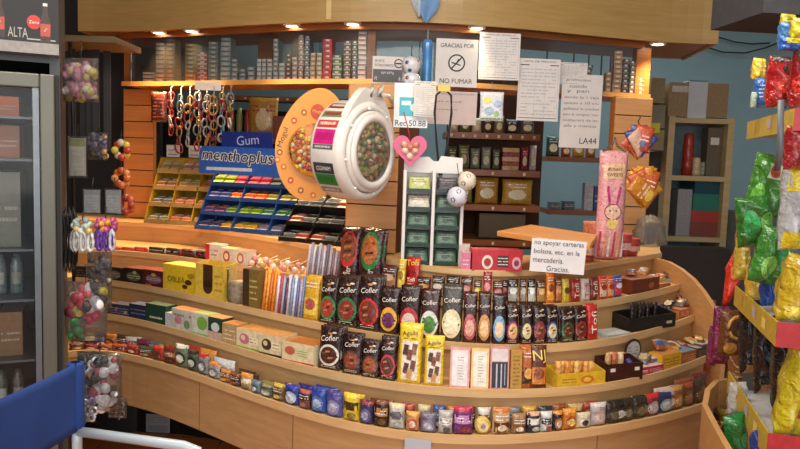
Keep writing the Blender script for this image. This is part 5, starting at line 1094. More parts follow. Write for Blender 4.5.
for i, (x, z) in enumerate(((-.55, .45), (-.86, -.16), (-.72, -.42), (-.5, -.66), (-.2, -.83), (.15, -.9), (.5, -.75), (-.3, .62), (-.9, -.3))):
    g.disc(Sy, x*a_, z*b_, .013, .014, card(('#c83c20', '#a85420', '#d86830')[i % 3]), .001, 12); g.disc(Sy, x*a_, z*b_, .006, .006, card('#f0d060'), .002, 8)
g.obj('plate', ye)
G().lathe([(a_*.74, 0), (a_*.72, .03), (a_*.55, .06), (a_*.3, .075), (.0001, .08)], ACRYL, Ty @ Matrix.Translation((.012, -.012, -.007)) @ Matrix.Rotation(math.pi, 4, 'X'), 28).obj('clear_dome', ye)
g = G(); r = random.Random(9)
for i in range(260):
    t = r.uniform(0, 6.28); q = a_*.66*math.sqrt(r.random()); z = q*math.sin(t)-.012
    if z > .05 and r.random() < .6: continue
    g.sphere(Ty @ Vector((q*math.cos(t)+.012, z, -.012-r.random()*.03)), .011, foil(('#e8a020', '#c84c28', '#e8c848', '#b83820', '#d8d0a0')[i % 5]), 6)
tag(g.obj('sweets_inside', ye), kind='stuff')
G().lathe([(a_*.2, -.008), (a_*.2, -.009), (.0001, -.009)], YM, Ty, 8).tube([Ty @ Vector((0, .02, .0)), Ty @ Vector((0, .02, .35))], .012, WP, 8).obj('mounting_rod', ye)
# ------------------------------------------------------------ wristbands hanging under the shelf
TB = random.Random(11)
for s_, (px, n, nm) in enumerate(((171, 5, 'leftmost'), (181, 7, 'second'), (190, 6, 'third'), (199, 7, 'fourth'), (207, 6, 'fifth'), (214, 7, 'sixth'), (223, 6, 'seventh'), (231, 4, 'rightmost'))):
    pt = back_pt(px, 1.86, .05); y0 = 92+2*(s_ % 3)
    g = G().tube([(pt.x, pt.y+.05, SZ-.02), (pt.x, pt.y, SZ-.035), (pt.x, pt.y, z_at(pt.x, pt.y, y0+8*n))], .0018, mat('#8c8c8c', .4)); inv(g.obj('hanging_cord', us))
    for i in range(n):
        z = z_at(pt.x, pt.y, y0+5+8.2*i); rr_ = TB.uniform(.017, .027); col = ('#8c2824', '#6c7c84', '#a8a098', '#84682c', '#5c7c8c', '#6a2020', '#a87c38', '#8c9094', '#a03430')[TB.randrange(9)]
        g = G(); g.tube([(rr_*.8*math.cos(k*.5236), 0, rr_*1.25*math.sin(k*.5236)) for k in range(12)], .0055, foil(col), 6, True)
        o = g.obj('wristband', None, (pt.x+TB.uniform(-.008, .008), pt.y-.010-.012*(i % 2), z), 0, label='rubber wristband on the %s string hanging under the upper shelf' % nm, cat='wristband', group='wristbands on the %s string' % nm)
        o.rotation_euler = (TB.uniform(-.25, .25), TB.uniform(-.3, .3), TB.uniform(-1.1, 1.1))
g, S = pouch(.09, .17, .03, '#5a2c20', seed=6); scribble(g, S, -.03, .03, .02, .14, '#c85838', 6); pt = back_pt(159, 1.86, .05)
g.obj('toy_packet', None, (pt.x, pt.y, z_at(pt.x, pt.y, 122)), label='dark red and brown toy packet hanging left of the wristbands', cat='toy packet')
# ------------------------------------------------------------ small hanging things in the middle
def hang(px, py, Y, name, label, cat): return empty(name, Py(px, py, Y), label=label, cat=cat)
e = hang(410, 149, 2.8, 'heart_sweet_case', 'pink heart shaped sweet case hanging from a red ribbon', 'sweet case')
hp = []; s = 16.5*2.8/F
for i in range(40):
    t = 2*math.pi*i/40; hp.append((s*math.sin(t)**3*1.0, s*(13*math.cos(t)-5*math.cos(2*t)-2*math.cos(3*t)-math.cos(4*t))/15))
g = G().prism(hp, -.014, .014, plas('#d8487c'), T); S = lambda x, z, off: (x, -.014-off, z); g.poly(S, [(x*.74, z*.74) for x, z in hp], flat('#b86c80'), .0006)
g.obj('case', e); g = G()
for i, (x, z) in enumerate(((-.35, .25), (.35, .25), (-.3, -.12), (.3, -.12), (0, .1), (0, -.45))): g.sphere((x*s, -.014, z*s), s*.22, foil(('#d8a890', '#c87868', '#e8c8b0')[i % 3]), 8)
g.obj('sweets', e); G().tube([(0, 0, s*.5), (-.01, .0, s*1.2), (-.03, .01, s*2.2)], .0025, plas('#b02848'), 5).obj('ribbon', e)
for px, py, r_, nm, cols in ((467, 181, 9.5, 'upper', ('#d8cfc0', '#5a4840')), (457, 197, 10.5, 'lower', ('#ccd0dc', '#5c4450'))):
    Y = 2.72; r = r_*Y/F; e = hang(px, py, Y, 'toy_football', '%s of the two small footballs hanging beside the white rack' % nm, 'ball')
    g = G().sphere((0, 0, 0), r, mat(cols[0], .35, 0, .05, 20), 14)
    for k in range(12):
        t = 2.4*k; z = 1-2*(k+.5)/12; q = math.sqrt(1-z*z); d = Vector((q*math.cos(t), q*math.sin(t), z)); u = d.orthogonal().normalized(); v = d.cross(u)
        g.add([tuple((d*.97+u*.27*math.cos(j*1.2566)+v*.27*math.sin(j*1.2566)).normalized()*r*1.012) for j in range(5)], [(0, 1, 2, 3, 4)], flat(cols[1]))
    g.obj('ball', e); G().tube([(0, 0, r), (.004, .003, r+.04), (-.004, .01, r+.09)], .0015, mat('#303034')).obj('string', e)
e = hang(444, 88, 2.85, 'lanyard', 'black lanyard strap with yellow clip hanging in front of the papers', 'lanyard'); zb_ = Py(443, 175, 2.85).z-Py(444, 88, 2.85).z
for s in (-1, 1): G().tube([(0, 0, 0), (s*.030, 0, -.03), (s*.034, -.002, -.10), (s*.022, -.004, -.22), (s*.004, 0, zb_)], [.004, .005, .005, .005, .004], mat('#1c1c20', .6), 6).obj('strap', e)
G().box(-.025, .025, -.012, .008, -.015, .012, plas('#c8b040')).obj('clip', e); G().box(-.006, .006, -.004, .004, zb_-.03, zb_, plas('#303034')).obj('buckle', e)
e = hang(427, 64, 3.2, 'blue_tube_toy', 'blue shiny tube toy hanging left of the no smoking sign', 'toy'); G().lathe([(.0001, -.11), (.022, -.11), (.024, -.09), (.022, 0), (.024, .09), (.02, .105), (.0001, .11)], mat('#3c7cb8', .2, 0, .15, 20, 0, .5), None, 14).obj('tube', e); G().tube([(0, 0, .11), (0, .03, .16)], .002, plas('#a0a0a0'), 5).obj('string', e)
for py, nm, cols in ((66, 'upper', ('#b8a890', '#a06048', '#c8c8cc', '#384870')), (81, 'lower', ('#8c98b0', '#344c8c', '#c8ccd4', '#8c4c40'))):
    e = hang(411, py, 3.1, 'ball_keyring', '%s colourful ball keyring hanging in front of the recharge card' % nm, 'keyring'); r = .042; g = G().sphere((0, 0, 0), r, mat(cols[2], .3, 0, .2, 60), 12)
    for k in range(20):
        t = 2.4*k; z = 1-2*(k+.5)/20; q = math.sqrt(1-z*z); d = Vector((q*math.cos(t), q*math.sin(t), z)); u = d.orthogonal().normalized(); v = d.cross(u)
        g.add([tuple((d*.97+u*.22*math.cos(j*1.05)+v*.22*math.sin(j*1.05)).normalized()*r*1.015) for j in range(6)], [(0, 1, 2, 3, 4, 5)], foil(cols[k % 4]))
    g.obj('ball', e); G().tube([(0, 0, r), (.002, .01, r+.05)], .002, mat('#303034')).obj('string', e)
g, S = pouch(.10, .12, .012, '#c8ccd0', seed=3); g.disc(S, -.02, .085, .016, .014, foil('#d8c848')); g.disc(S, .025, .07, .018, .016, foil('#98a8c8')); g.disc(S, -.01, .04, .02, .018, foil('#8ca4b8')); g.disc(S, .02, .03, .012, .012, foil('#88a868')); scribble(g, S, -.045, .045, .0, .02, '#6c8c58', 1)
p = Py(491, 121, 2.95); g.tube([(0, 0, .118), (0, .01, .16)], .0015, plas('#808080'), 5); g.obj('sticker_packet', None, p, label='white sticker packet with small coloured figures hanging beside the lanyard', cat='packet')
# cloth on the canopy
p = can_pt(428); g = G(); V = []; n = 10
e = empty('blue_cloth', (p.x, p.y-.012, p.z+.02), label='pale blue cloth ribbon hanging over the edge of the canopy', cat='cloth')
def strip(x0, x1, z0, z1, tip, m, ph):
    g = G(); V = []; nx, nz = 6, 10
    for j in range(nz+1):
        f = j/nz; z = z1+(z0-z1)*f; wv = 1 if f < .75 else max(.12, 1-(f-.75)/.27)
        for i in range(nx+1): u = i/nx-.5; x = (x0+x1)/2+(x1-x0)*u*wv+tip*f; V.append((x, -.012-.012*math.sin(u*6+ph+2*f), z))
    b = len(V); V += [(x, y+.003, z) for x, y, z in V]; Fc = []
    for j in range(nz):
        for i in range(nx): q = j*(nx+1)+i; Fc += [(q, q+1, q+nx+2, q+nx+1), (b+q, b+q+nx+1, b+q+nx+2, b+q+1)]
    return g.add(V, Fc, m, True)
strip(-.085, .0, .0, .26, -.0, mat('#b0bcc8', .7), 0).obj('white_fold', e); strip(-.045, .065, -.025, .26, -.02, mat('#6c94c0', .7), 2).obj('blue_fold', e)
# =================================================================== COOLER (left)
yc = math.radians(24); cr = Py(61, 200, 2.30); CW, CD, CHH = .86, .62, 2.35
e = empty('drinks_cooler', (cr.x, cr.y, 0), yc, label='tall drinks cooler with silver framed glass door at the left edge', cat='cooler')
# local: x runs left from 0 to -CW, front at y=0, body behind
zt = z_at(cr.x, cr.y, 76); zh0 = z_at(cr.x, cr.y, 53)
GL2 = film('cooler_glass', .05, '#c8d0d0', .01, 0); GL2.node_tree.nodes['Fresnel'].inputs[0].default_value = 1.22
BL = mat('#1c1c1e', .4); SV = mat('#626258', .4, .4, .05, 10)
g = G(); g.box(-CW, -CW+.03, .02, CD, 0, CHH, BL); g.box(-.03, 0, .02, CD, 0, CHH, mat('#4a4c4e', .5)); g.box(-CW+.03, -.03, CD-.03, CD, .1, CHH, mat('#1c1c1e', .6)); g.box(-CW+.03, -.03, .02, CD, 0, .12, BL); g.box(-CW+.03, -.03, .02, CD-.03, zt+.04, CHH, BL); g.obj('body', e)
g = G(); fw = .045
for x0, x1, z0, z1 in ((-CW, -CW+fw, .14, zt), (-fw-.012, -.014, .14, zt), (-CW+fw, -fw-.012, zt-fw, zt), (-CW+fw, -fw-.012, .14, .14+fw)): g.box(x0, x1, -.03, .012, z0, z1, SV)
d_ = g.obj('door_frame', e, bevel=.004)
G().box(-.013, -.003, -.02, .015, .14, zt, mat('#0c0c0c', .6)).obj('door_gasket', e)
G().box(-.078, -.060, -.026, .01, .2, zt-fw, mat('#6a7074', .3, .5)).obj('inner_frame_strip', e)
G().box(-CW+fw, -fw-.012, -.012, -.008, .14+fw, zt-fw, GL2).obj('door_glass', d_)
# header with bottle print
HB = card('#120e0e'); g = G(); g.box(-CW, 0, -.03, .02, zh0, CHH, HB); g.box(-CW, 0, -.036, .018, zh0-.012, zh0+.022, card('#8c8884'))
S = lambda x, z, off: (x, -.030-off, z); HH = .33
for i, x in enumerate((-.72, -.40, -.11)):
    pass
def bottle(x, z, h_):
    g.poly(S, [(x-.022*h_*5, z), (x+.022*h_*5, z), (x+.024*h_*5, z+h_*.5), (x+.012*h_*5, z+h_*.72), (x+.010*h_*5, z+h_*.95), (x-.010*h_*5, z+h_*.95), (x-.012*h_*5, z+h_*.72), (x-.024*h_*5, z+h_*.5)], card('#3a2c28'), .001)
    g.poly(S, [(x-.021*h_*5, z+h_*.18), (x+.021*h_*5, z+h_*.18), (x+.022*h_*5, z+h_*.48), (x-.022*h_*5, z+h_*.48)], card('#a8483c'), .002)
    g.text(S, 'Zero', x, z+h_*.34, .014*h_*7, flat('#e8dcd4'), .003, math.radians(60)); g.rect(S, x-.010*h_*5, x+.010*h_*5, z+h_*.9, z+h_*.97, card('#c8c4c0'), .002, 1)
for x, zz in ((-.165, zh0+.03), (-.038, zh0+.02), (-.42, zh0+.03), (-.62, zh0+.02)):
    bottle(x, zz, .13)
for x in (-.205, -.07, -.50): g.disc(S, x, zh0+.085, .020, .022, card('#b8322c'), .001); g.text(S, 'Zero', x, zh0+.085, .028, flat('#e8d8d0'), .002)
for x in (-.135, -.33, -.55): g.text(S, 'ZERO', x, zh0+.195, .058, flat('#c8c4bc'), .001, 0, .045); g.text(S, 'SABOR', x, zh0+.235, .05, flat('#b8b4ac'), .001, 0, .018)
for x in (-.115, -.30, -.5): g.text(S, 'ALTA', x, zh0+.05, .055, flat('#a8a49c'), .001, 0, .03)
g.rect(S, -.09, -.01, zh0+.03, zh0+.034, flat('#a8a49c'), .001, 1); g.obj('header_panel', e)
# shelves and content
Rz_ = Matrix.Rotation(yc, 4, 'Z'); B0 = Vector((cr.x, cr.y, 0))
def cw(x, y, z): return B0+(Rz_ @ Vector((x, y, z)))
shz = [z_at(cr.x, cr.y, y) for y in (118, 160, 250, 300, 360, 418)]
for i, z in enumerate(shz): 
    g = G(); g.box(-CW+.035, -.085, .04, .5, z-.008, z, mat('#5c6064', .4, .3)); g.obj('wire_shelf', e)
CC = random.Random(4)
rowsC = {0: (.10, ['#c0601c', '#b85818', '#c86c20'], 'bx', 'amber'), 1: (.12, ['#9c5424', '#8c4c20', '#5c3c24'], 'bx', 'rust'), 2: (.25, ['#54564c', '#6c6c60', '#7c4438'], 'bx', 'grey'), 3: (.16, ['#5c6c68', '#8c6c30', '#2c3c5c', '#70787c'], 'can', 'green grey'), 4: (.15, ['#7a6c48', '#5c5838', '#6c7058', '#84603c'], 'bx', 'khaki'), 5: (.14, ['#4c4434', '#5c5c44', '#3c4838'], 'can', 'olive')}  # orange of amber and rust cartons also stands for a door reflection
for k, (h_, cols, typ, nm) in rowsC.items():
    n = 13 if typ == 'can' else 8; gap = (shz[k-1]-shz[k]-.02) if k else (zt-.06-shz[0])
    h_ = min(h_ if k else .25, gap-.01)
    for i in range(n):
        for j in range(2 if k in (0, 3) and False else 1):
            x = -CW+.08+(CW-.2)*(i+.5)/n; w_ = (CW-.2)/n*.86; col = cols[i % len(cols)]
            g = G().lathe([(.0001, 0), (w_*.44, 0), (w_*.48, h_*.06), (w_*.48, h_*.7), (w_*.3, h_*.9), (w_*.2, h_), (.0001, h_)], foil(col), None, 12) if typ == 'can' else carton(w_, h_, .2, col, None, i, (('s', -.4, .4, .3, .6, '#a8a090', 2),))
            if typ == 'can': S = lambda X, z, off: (w_*.48*math.sin(X/(w_*.48)), -w_*.48*math.cos(X/(w_*.48))-off, z); g.rect(S, -w_*.35, w_*.35, h_*.25, h_*.55, foil('#b0b0a8' if i % 2 else '#8c8c7c'), .001, 4)
            g.obj('drink_bottle' if typ == 'can' else 'drink_carton', None, cw(x, .16 if typ == 'can' else .2, shz[k]+.001), yc, label='%s %s standing on the %s shelf inside the cooler' % (nm, 'bottle' if typ == 'can' else 'carton', ('top', 'second', 'third', 'fourth', 'fifth', 'lowest visible')[k]), cat='bottle' if typ == 'can' else 'carton', group='%s drinks inside the cooler' % nm)
# clutter between cooler header and door: grey panel
# ------------------------------------------------------------ alcove left of the counter
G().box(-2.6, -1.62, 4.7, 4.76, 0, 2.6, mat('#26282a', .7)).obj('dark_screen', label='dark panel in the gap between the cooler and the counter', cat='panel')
a, b = Py(62, 40, 3.6), Py(116, 44, 3.6); G().box(-.34, .17, 0, .35, 0, .03, wood('#7c6a50', '#8c7a5c', 'dull_shelf_wood')).obj('high_shelf', None, ((a.x+b.x)/2, 3.5, a.z-.02), 0, label='dull wooden board high up between the cooler and the canopy', cat='shelf')
for px, nm in ((72, 'left'), (80, 'second'), (88, 'middle'), (96, 'fourth'), (104, 'right')):
    p = Py(px, 95, 4.0); G().box(-.018, .018, -.002, .002, 0, a.z-.021-z_at(p.x, 3.75, 150), mat('#34383e', .5)).obj('plastic_strip', None, (Py(px, 95, 3.75).x, 3.75+.02*(px % 3), z_at(p.x, 3.75, 150)), .2, label='%s of the thin grey strips hanging in the dark gap' % nm, cat='strip')
G().tube([Py(70, 42, 3.1), Py(73, 120, 3.1), Py(74, 345, 3.1)], .008, mat('#101012', .5)).obj('display_rod', label='thin black rod behind the hanging toy bags beside the cooler', cat='rod')
# ------------------------------------------------------------ hanging bags beside the cooler
def bag(px0, px1, py0, py1, Y, name, label, cat, bits, t=.05, seed=0, cols=('#e0e0e0',), kind_='sphere', br=.012, region=(0, 1), ph=None):
    c = Py((px0+px1)/2, py1, Y); D = Y; w_ = (px1-px0)*D/F; h_ = z_at(c.x, Y, py0)-c.z
    e = empty(name, c, random.Random(seed).uniform(-.2, .2), label=label, cat=cat)
    g, S = pouch(w_, h_, t, FILM, wr=.25, seed=seed); g.obj('clear_film', e)
    r = random.Random(seed); g = G()
    for i in range(bits):
        x = r.uniform(-.38, .38)*w_; z = h_*(region[0]+(region[1]-region[0])*r.uniform(.08, .9)); y = r.uniform(-.25, .25)*t
        cc_ = foil(cols[r.randrange(len(cols))])
        if kind_ == 'sphere': g.sphere((x, y, z), br*r.uniform(.7, 1.2), cc_, 6, (1, .7, 1))
        elif kind_ == 'ring': q = br*r.uniform(.8, 1.2); a_ = r.uniform(0, 3); g.tube([(x+q*math.cos(k*.785)*math.cos(a_), y+q*math.cos(k*.785)*math.sin(a_)*.4, z+q*math.sin(k*.785)) for k in range(8)], q*.28, cc_, 5, True)
        elif kind_ == 'sheet': g.box(x-w_*.2, x+w_*.2, y-.002, y+.002, h_*.1, h_*.75, cc_)
    tag(g.obj('contents', e), kind='stuff'); 
    if ph is not False: G().tube([(0, 0, h_-.005), (.003, 0, h_+.03), (-.004, .01, h_+.06)], .002, mat('#202020')).obj('hook', e)
    return e, w_, h_
PK = ('#c88098', '#b86880', '#d8a8b0', '#d8c060', '#e0d0d0', '#a05870')
bag(62, 100, 58, 102, 2.35, 'hair_tie_bag', 'clear bag of pink flower hair ties hanging at the top beside the cooler', 'bag', 60, .07, 1, PK, 'sphere', .014)
def comb_card(px0, px1, py0, py1, Y, label, col, top, seed, deco='#e4e4d4'):
    c = Py((px0+px1)/2, py1, Y); w_ = (px1-px0)*Y/F; h_ = z_at(c.x, Y, py0)-c.z; e = empty('carded_toy', c, .08, label=label, cat='carded toy')
    g = G().box(-w_*.42, w_*.42, 0, .002, h_*.05, h_*.95, flat(col)); S = front(0); g.rect(S, -w_*.4, w_*.4, h_*.76, h_*.93, flat(top), .001, 1); scribble(g, S, -w_*.3, w_*.3, h_*.1, h_*.7, deco, 5, seed); g.obj('card', e)
    g, S = pouch(w_, h_, .02, FILM, seed=seed, wr=.2); g.obj('clear_film', e); G().tube([(0, 0, h_), (.002, .01, h_+.04)], .002, mat('#202020')).obj('hook', e)
comb_card(68, 87, 136, 178, 2.42, 'cream card with white combs hanging below the flower hair tie bag', '#dcdac8', '#a8b468', 2, '#c8c8b8')
bag(88, 108, 132, 160, 2.5, 'toy_bag', 'clear bag of purple and gold trinkets hanging right of the comb card', 'bag', 30, .04, 3, ('#6c5c84', '#8c7ca0', '#504468', '#b08850', '#a8a8b0'), 'sphere', .010)
for x0, x1, nm, sd in ((83, 101, 'left', 4), (105, 122, 'right', 5)): comb_card(x0, x1, 189, 214, 2.42, '%s of two white carded packs hanging side by side beside the cooler' % nm, '#d4d8dc', '#b8bcc4', sd, '#b8bec4')
for i, (px, py, col, nm) in enumerate(((121, 150, ('#c83c30', '#d8c040', '#c8c4a0'), 'red and yellow'), (121, 178, ('#d86c30', '#e08c4c', '#b8502c'), 'orange'), (125, 205, ('#b03c2c', '#c85c38', '#8c2c24'), 'dark red'))):
    e = empty('toy_flower', Py(px, py, 2.9), label='%s toy flower cluster hanging in front of the left slatwall column' % nm, cat='toy'); g = G()
    for k in range(8): g.sphere((.026*math.cos(k*.8), .01*(k % 2), .03*math.sin(k*.8)), .016, foil(col[k % 3]), 6, (1, .6, 1))
    g.obj('petals', e); G().tube([(0, 0, .03), (-.002, .01, .08)], .0015, mat('#303030')).obj('string', e)
def scrunchies(px0, px1, py0, py1, top, loops, nm, seed):
    c = Py((px0+px1)/2, py1, 2.4); w_ = (px1-px0)*2.4/F; h_ = z_at(c.x, 2.4, py0)-c.z; e = empty('hair_band_pack', c, 0, label=nm, cat='hair band pack')
    g = G(); r = random.Random(seed)
    for i in range(6):
        x = (-.36+.145*i)*w_; g.tube([(x+w_*.11*math.cos(k*.7854), -.008*(i % 2), h_*.30+h_*.30*math.sin(k*.7854)) for k in range(8)], .006, foil(loops[i % len(loops)]), 6, True)
    g.obj('elastic_loops', e); g = G()
    for k in range(14): g.sphere((r.uniform(-.4, .4)*w_, r.uniform(-.01, .01), h_*r.uniform(.6, .95)), .012, foil(top[k % len(top)]), 6)
    g.obj('decorated_top', e); G().tube([(0, 0, h_*.9), (0, .01, h_+.03)], .002, mat('#202020')).obj('hook', e)
scrunchies(70, 95, 218, 251, ('#b8c4b0', '#8ca0a0', '#c8b868', '#d8d8d8'), ('#d0d0cc', '#b8bab8', '#e0e0dc'), 'hair band pack with white elastic loops and pale top beside the cooler', 1)
scrunchies(95, 116, 216, 250, ('#c85c8c', '#b84878', '#d89840', '#903c70'), ('#5c2c8c', '#6c3c9c', '#c8c4d0'), 'hair band pack with purple elastic loops and pink top', 2)
g = G(); p = Py(67, 262, 2.4)
for i in range(5): x = .012*i-.03; g.tube([(x+.012*math.cos(k*.7854), .004*i, .11*math.sin(k*.7854)) for k in range(8)], .005, mat('#1c1c1e', .5), 6, True)
g.obj('black_hair_bands', None, (p.x, 2.4, z_at(p.x, 2.4, 240)), .2, label='bunch of long black hair bands hanging against the cooler side', cat='hair bands')
bag(88, 112, 252, 312, 2.6, 'toy_bag', 'long clear bag of dark grey trinkets hanging above the red balloon bag', 'bag', 50, .05, 6, ('#3c3c44', '#6c6870', '#8c8488', '#2c2c30', '#a8a4a8'), 'sphere', .012)
bag(64, 108, 282, 336, 2.36, 'toy_bag', 'round clear bag with red pink and green toys beside the cooler', 'bag', 46, .09, 7, ('#d0103c', '#e0204c', '#c8ccd0', '#141418', '#f0ecf0', '#d0103c', '#d8c828'), 'sphere', .018, (0.2, 1))
bag(70, 86, 318, 342, 2.3, 'toy_bag', 'small bag of green toys at the foot of the red balloon bag', 'bag', 12, .04, 8, ('#109038', '#18a84c', '#0c7c30'), 'sphere', .014, ph=False)
bag(77, 123, 352, 412, 2.3, 'hair_band_bag', 'large clear bag of black white and red hair bands above the chair arm', 'bag', 85, .08, 9, ('#101014', '#f0f0f4', '#e8e8ec', '#101014', '#101014', '#b03850', '#e8e8ec'), 'sphere', .016)
bag(78, 96, 398, 422, 2.1, 'hair_band_bag', 'small clear bag of violet and white hair bands just above the chair arm', 'bag', 20, .04, 10, ('#6c60a0', '#d8d8e0', '#9890b8'), 'ring', .012, ph=False)
bag(108, 127, 396, 418, 2.38, 'hair_band_bag', 'small clear bag of black bands and white beads at the right corner', 'bag', 20, .04, 11, ('#202024', '#e0e0e0', '#2c2c34', '#a89088'), 'ring', .012, ph=False)
# ------------------------------------------------------------ notices on plinth and counter
def on_ribbon(P, px, py, w_, h_, name, label, drawf, col):
    best = None
    for i in range(len(P)-1):
        m_ = (P[i]+P[i+1])/2; m_.z = z_at(m_.x, m_.y, py); e_ = abs(proj(m_)[0]-px)
        if best is None or e_ < best[0]: best = (e_, m_.copy(), math.atan2((P[i+1]-P[i]).y, (P[i+1]-P[i]).x))
    g = G().box(-w_/2, w_/2, -.006, -.004, -h_/2, h_/2, flat(col)); drawf(g, front(-.006)); g.obj(name, None, best[1], best[2], label=label, cat='sign')
on_ribbon(PL, 156, 423, .13, .10, 'floor_notice', 'faded white notice stuck on the dark plinth below the counter', lambda g, S: (g.rect(S, -.055, .055, -.045, -.01, flat('#8c9098'), .001, 1), scribble(g, S, -.055, .055, 0, .04, '#8c9098', 3, 1)), '#a8a8ac')
on_ribbon(PTS[0], 413, 446, .085, .05, 'taped_paper', 'white paper scrap taped to the front panel of the counter', lambda g, S: None, '#b8bcc8')
# =================================================================== CHAIR
PA = Py(66, 392, 1.42)
e = empty('directors_chair', (PA.x, PA.y, 0), label='blue canvas director chair with white tubular arms in the lower left corner', cat='chair')
def L(v): return Vector(v)-Vector((PA.x, PA.y, 0))
WT = mat('#b8c4cc', .3, 0, .04, 10, 0, .4)
c0 = Py(77, 429, 1.45); zA = c0.z; c1 = Pz(184, 446, zA); corner = c1+(c1-c0).normalized()*.03+Vector((0, 0, -.03))
zT = z_at(c0.x, c0.y, 361); pl = Pz(-75, 428, zT); pl.z = zA
g = G(); r_ = .0105
g.tube([L(c0+Vector((0, 0, -.9))).lerp(L(c0), 0) if False else L((c0.x, c0.y, .02)), L((c0.x, c0.y, zA-.03)), L(c0)], r_, WT, 12); g.obj('post', e)
G().tube([L(c0+Vector((.0, 0, -.005))), L(c1), L(c1+Vector((.026, .006, -.012))), L(corner), L(corner+Vector((.004, .002, -.06))), L((corner.x+.004, corner.y+.002, .02))], r_, WT, 12).obj('arm', e)
G().tube([L(pl+Vector((.0, 0, -.005))), L(pl+(c1-c0)), L(pl+(corner-c0)), L(pl+(corner-c0)+Vector((.004, .002, -.06))), L((pl.x+corner.x-c0.x, pl.y+corner.y-c0.y, .02))], r_, WT, 12).obj('arm', e)
G().tube([L((pl.x, pl.y, .02)), L((pl.x, pl.y, zA)), L((pl.x, pl.y, zT))], r_, WT, 12).obj('post', e)
G().tube([L(c0), L((c0.x-.004, c0.y, zT-.01))], r_*.9, WT, 12).obj('back_post', e)
CAN_ = mat('#1a3c7c', .8, 0, .12, 9, .25)
t_r = Py(64, 361, 1.44); b_r = Py(80, 424, 1.44); 
# back sling: curved cloth from the right post to the left post
g = G(); V = []; nx, nz = 20, 8
for s_ in (0, 1):
    for j in range(nz+1):
        for i in range(nx+1):
            f = i/nx; q = j/nz; X = c0.x+.006+(pl.x-c0.x-.006)*f; Y_ = c0.y-.017+(pl.y-c0.y)*f+.03*math.sin(math.pi*f)
            sag = -.008*math.sin(math.pi*f); z = zA+q*(zT-zA)+sag; V.append(L((X, Y_+s_*.006+.003*math.sin(9*f+4*q), z)))
W_ = nx+1; Nn = W_*(nz+1); Fc = []
for j in range(nz):
    for i in range(nx): q = j*W_+i; Fc += [(q, q+W_, q+W_+1, q+1), (Nn+q, Nn+q+1, Nn+q+W_+1, Nn+q+W_)]
for i in range(nx): Fc += [(i, i+1, Nn+i+1, Nn+i), (nz*W_+i, Nn+nz*W_+i, Nn+nz*W_+i+1, nz*W_+i+1)]
g.add(V, Fc, CAN_, True); g.obj('canvas_back', e)
g = G(); g.lathe([(.0165, 0), (.0175, .004), (.0175, zT-zA-.012), (.016, zT-zA-.008), (.010, zT-zA-.006)], CAN_, Matrix.Translation(L((c0.x-.002, c0.y, zA+.004))), 16); g.obj('canvas_sleeve', e)
g = G(); P4 = [L((c0.x, c0.y, .44)), L((corner.x, corner.y, .44)), L((pl.x+corner.x-c0.x, pl.y+corner.y-c0.y, .44)), L((pl.x, pl.y, .44))]
g.prism([(p.x, p.y) for p in P4][::-1], .43, .442, CAN_); g.obj('canvas_seat', e)
g = G(); g.tube([P4[0], P4[1]], .012, WT).tube([P4[2], P4[3]], .012, WT); g.obj('seat_rail', e)
# =================================================================== RIGHT SNACK GONDOLA
c_top = Py(792, 119, 1.6); cn = Py(778, 334, 1.6)
NX, NY = cn.x, 1.60; fp = Py(736, 291, 2.1); FX, FY = fp.x, 2.1
dirv = Vector((FX-NX, FY-NY, 0)); Lg = dirv.length; yawg = math.atan2(dirv.y, dirv.x)
ge = empty('snack_gondola', (NX, NY, 0), label='snack gondola with yellow edged red ended shelves at the right', cat='shelving unit')
nr = Vector((dirv.y, -dirv.x, 0)).normalized()     # pointing right, into the unit
YE = card('#c0a438'); RE = card('#b0242c'); WHT = plas('#c8c8c8')
def gp(a, b, z): v = dirv*a+nr*b; return Vector((v.x, v.y, z))
for zi, (py0, py1, nm) in enumerate(((108, 129, 'top'), (322, 345, 'middle'), (433, 458, 'bottom'))):
    z1, z0 = z_at(NX, NY, py0), z_at(NX, NY, py1)
    ext = (0, 1.02) 
    out = .0 if zi < 2 else .0
    g = G(); P = [gp(0, 0, 0), gp(1, 0, 0), gp(1, .42, 0), gp(0, .42, 0)]; g.prism([(p.x, p.y) for p in P], z0, z0+.008, WHT); g.obj('shelf_board', ge)
    g = G(); P = [gp(-.003, -.004, 0), gp(1, -.004, 0), gp(1, .0, 0), gp(-.003, .0, 0)]; g.prism([(p.x, p.y) for p in P], z0-.004, z1, YE)
    Sg = lambda x, z, off: tuple(gp(1-x, -.004-off, z)); hh = z1-z0
    g.rect(Sg, .50, .58, z0+.3*hh, z0+.8*hh, flat('#b8b0c0'), .001, 1); g.rect(Sg, .2, .24, z0+.2*hh, z0+.8*hh, flat('#c89c38'), .001, 1); g.rect(Sg, .72, .80, z0+.2*hh, z0+.7*hh, flat('#e8d070'), .001, 1)
    g.obj('yellow_price_strip', ge)
    g = G(); P = [gp(-.008, -.004, 0), gp(-.0, -.004, 0), gp(-.0, .42, 0), gp(-.008, .42, 0)]; g.prism([(p.x, p.y) for p in P], z0-.004, z1, RE); g.obj('red_end_strip', ge)
G().prism([(p.x, p.y) for p in (gp(0, .42, 0), gp(1, .42, 0), gp(1, .44, 0), gp(0, .44, 0))], 0, 2.0, WHT).obj('back_panel', ge)
for a_ in (.04, .96): G().prism([(p.x, p.y) for p in (gp(a_, .38, 0), gp(a_+.03, .38, 0), gp(a_+.03, .42, 0), gp(a_, .42, 0))], 0, 2.0, WHT).obj('upright', ge)
G().prism([(p.x, p.y) for p in (gp(0, 0, 0), gp(1, 0, 0), gp(1, .42, 0), gp(0, .42, 0))], 0, .14, mat('#303030')).obj('base', ge)
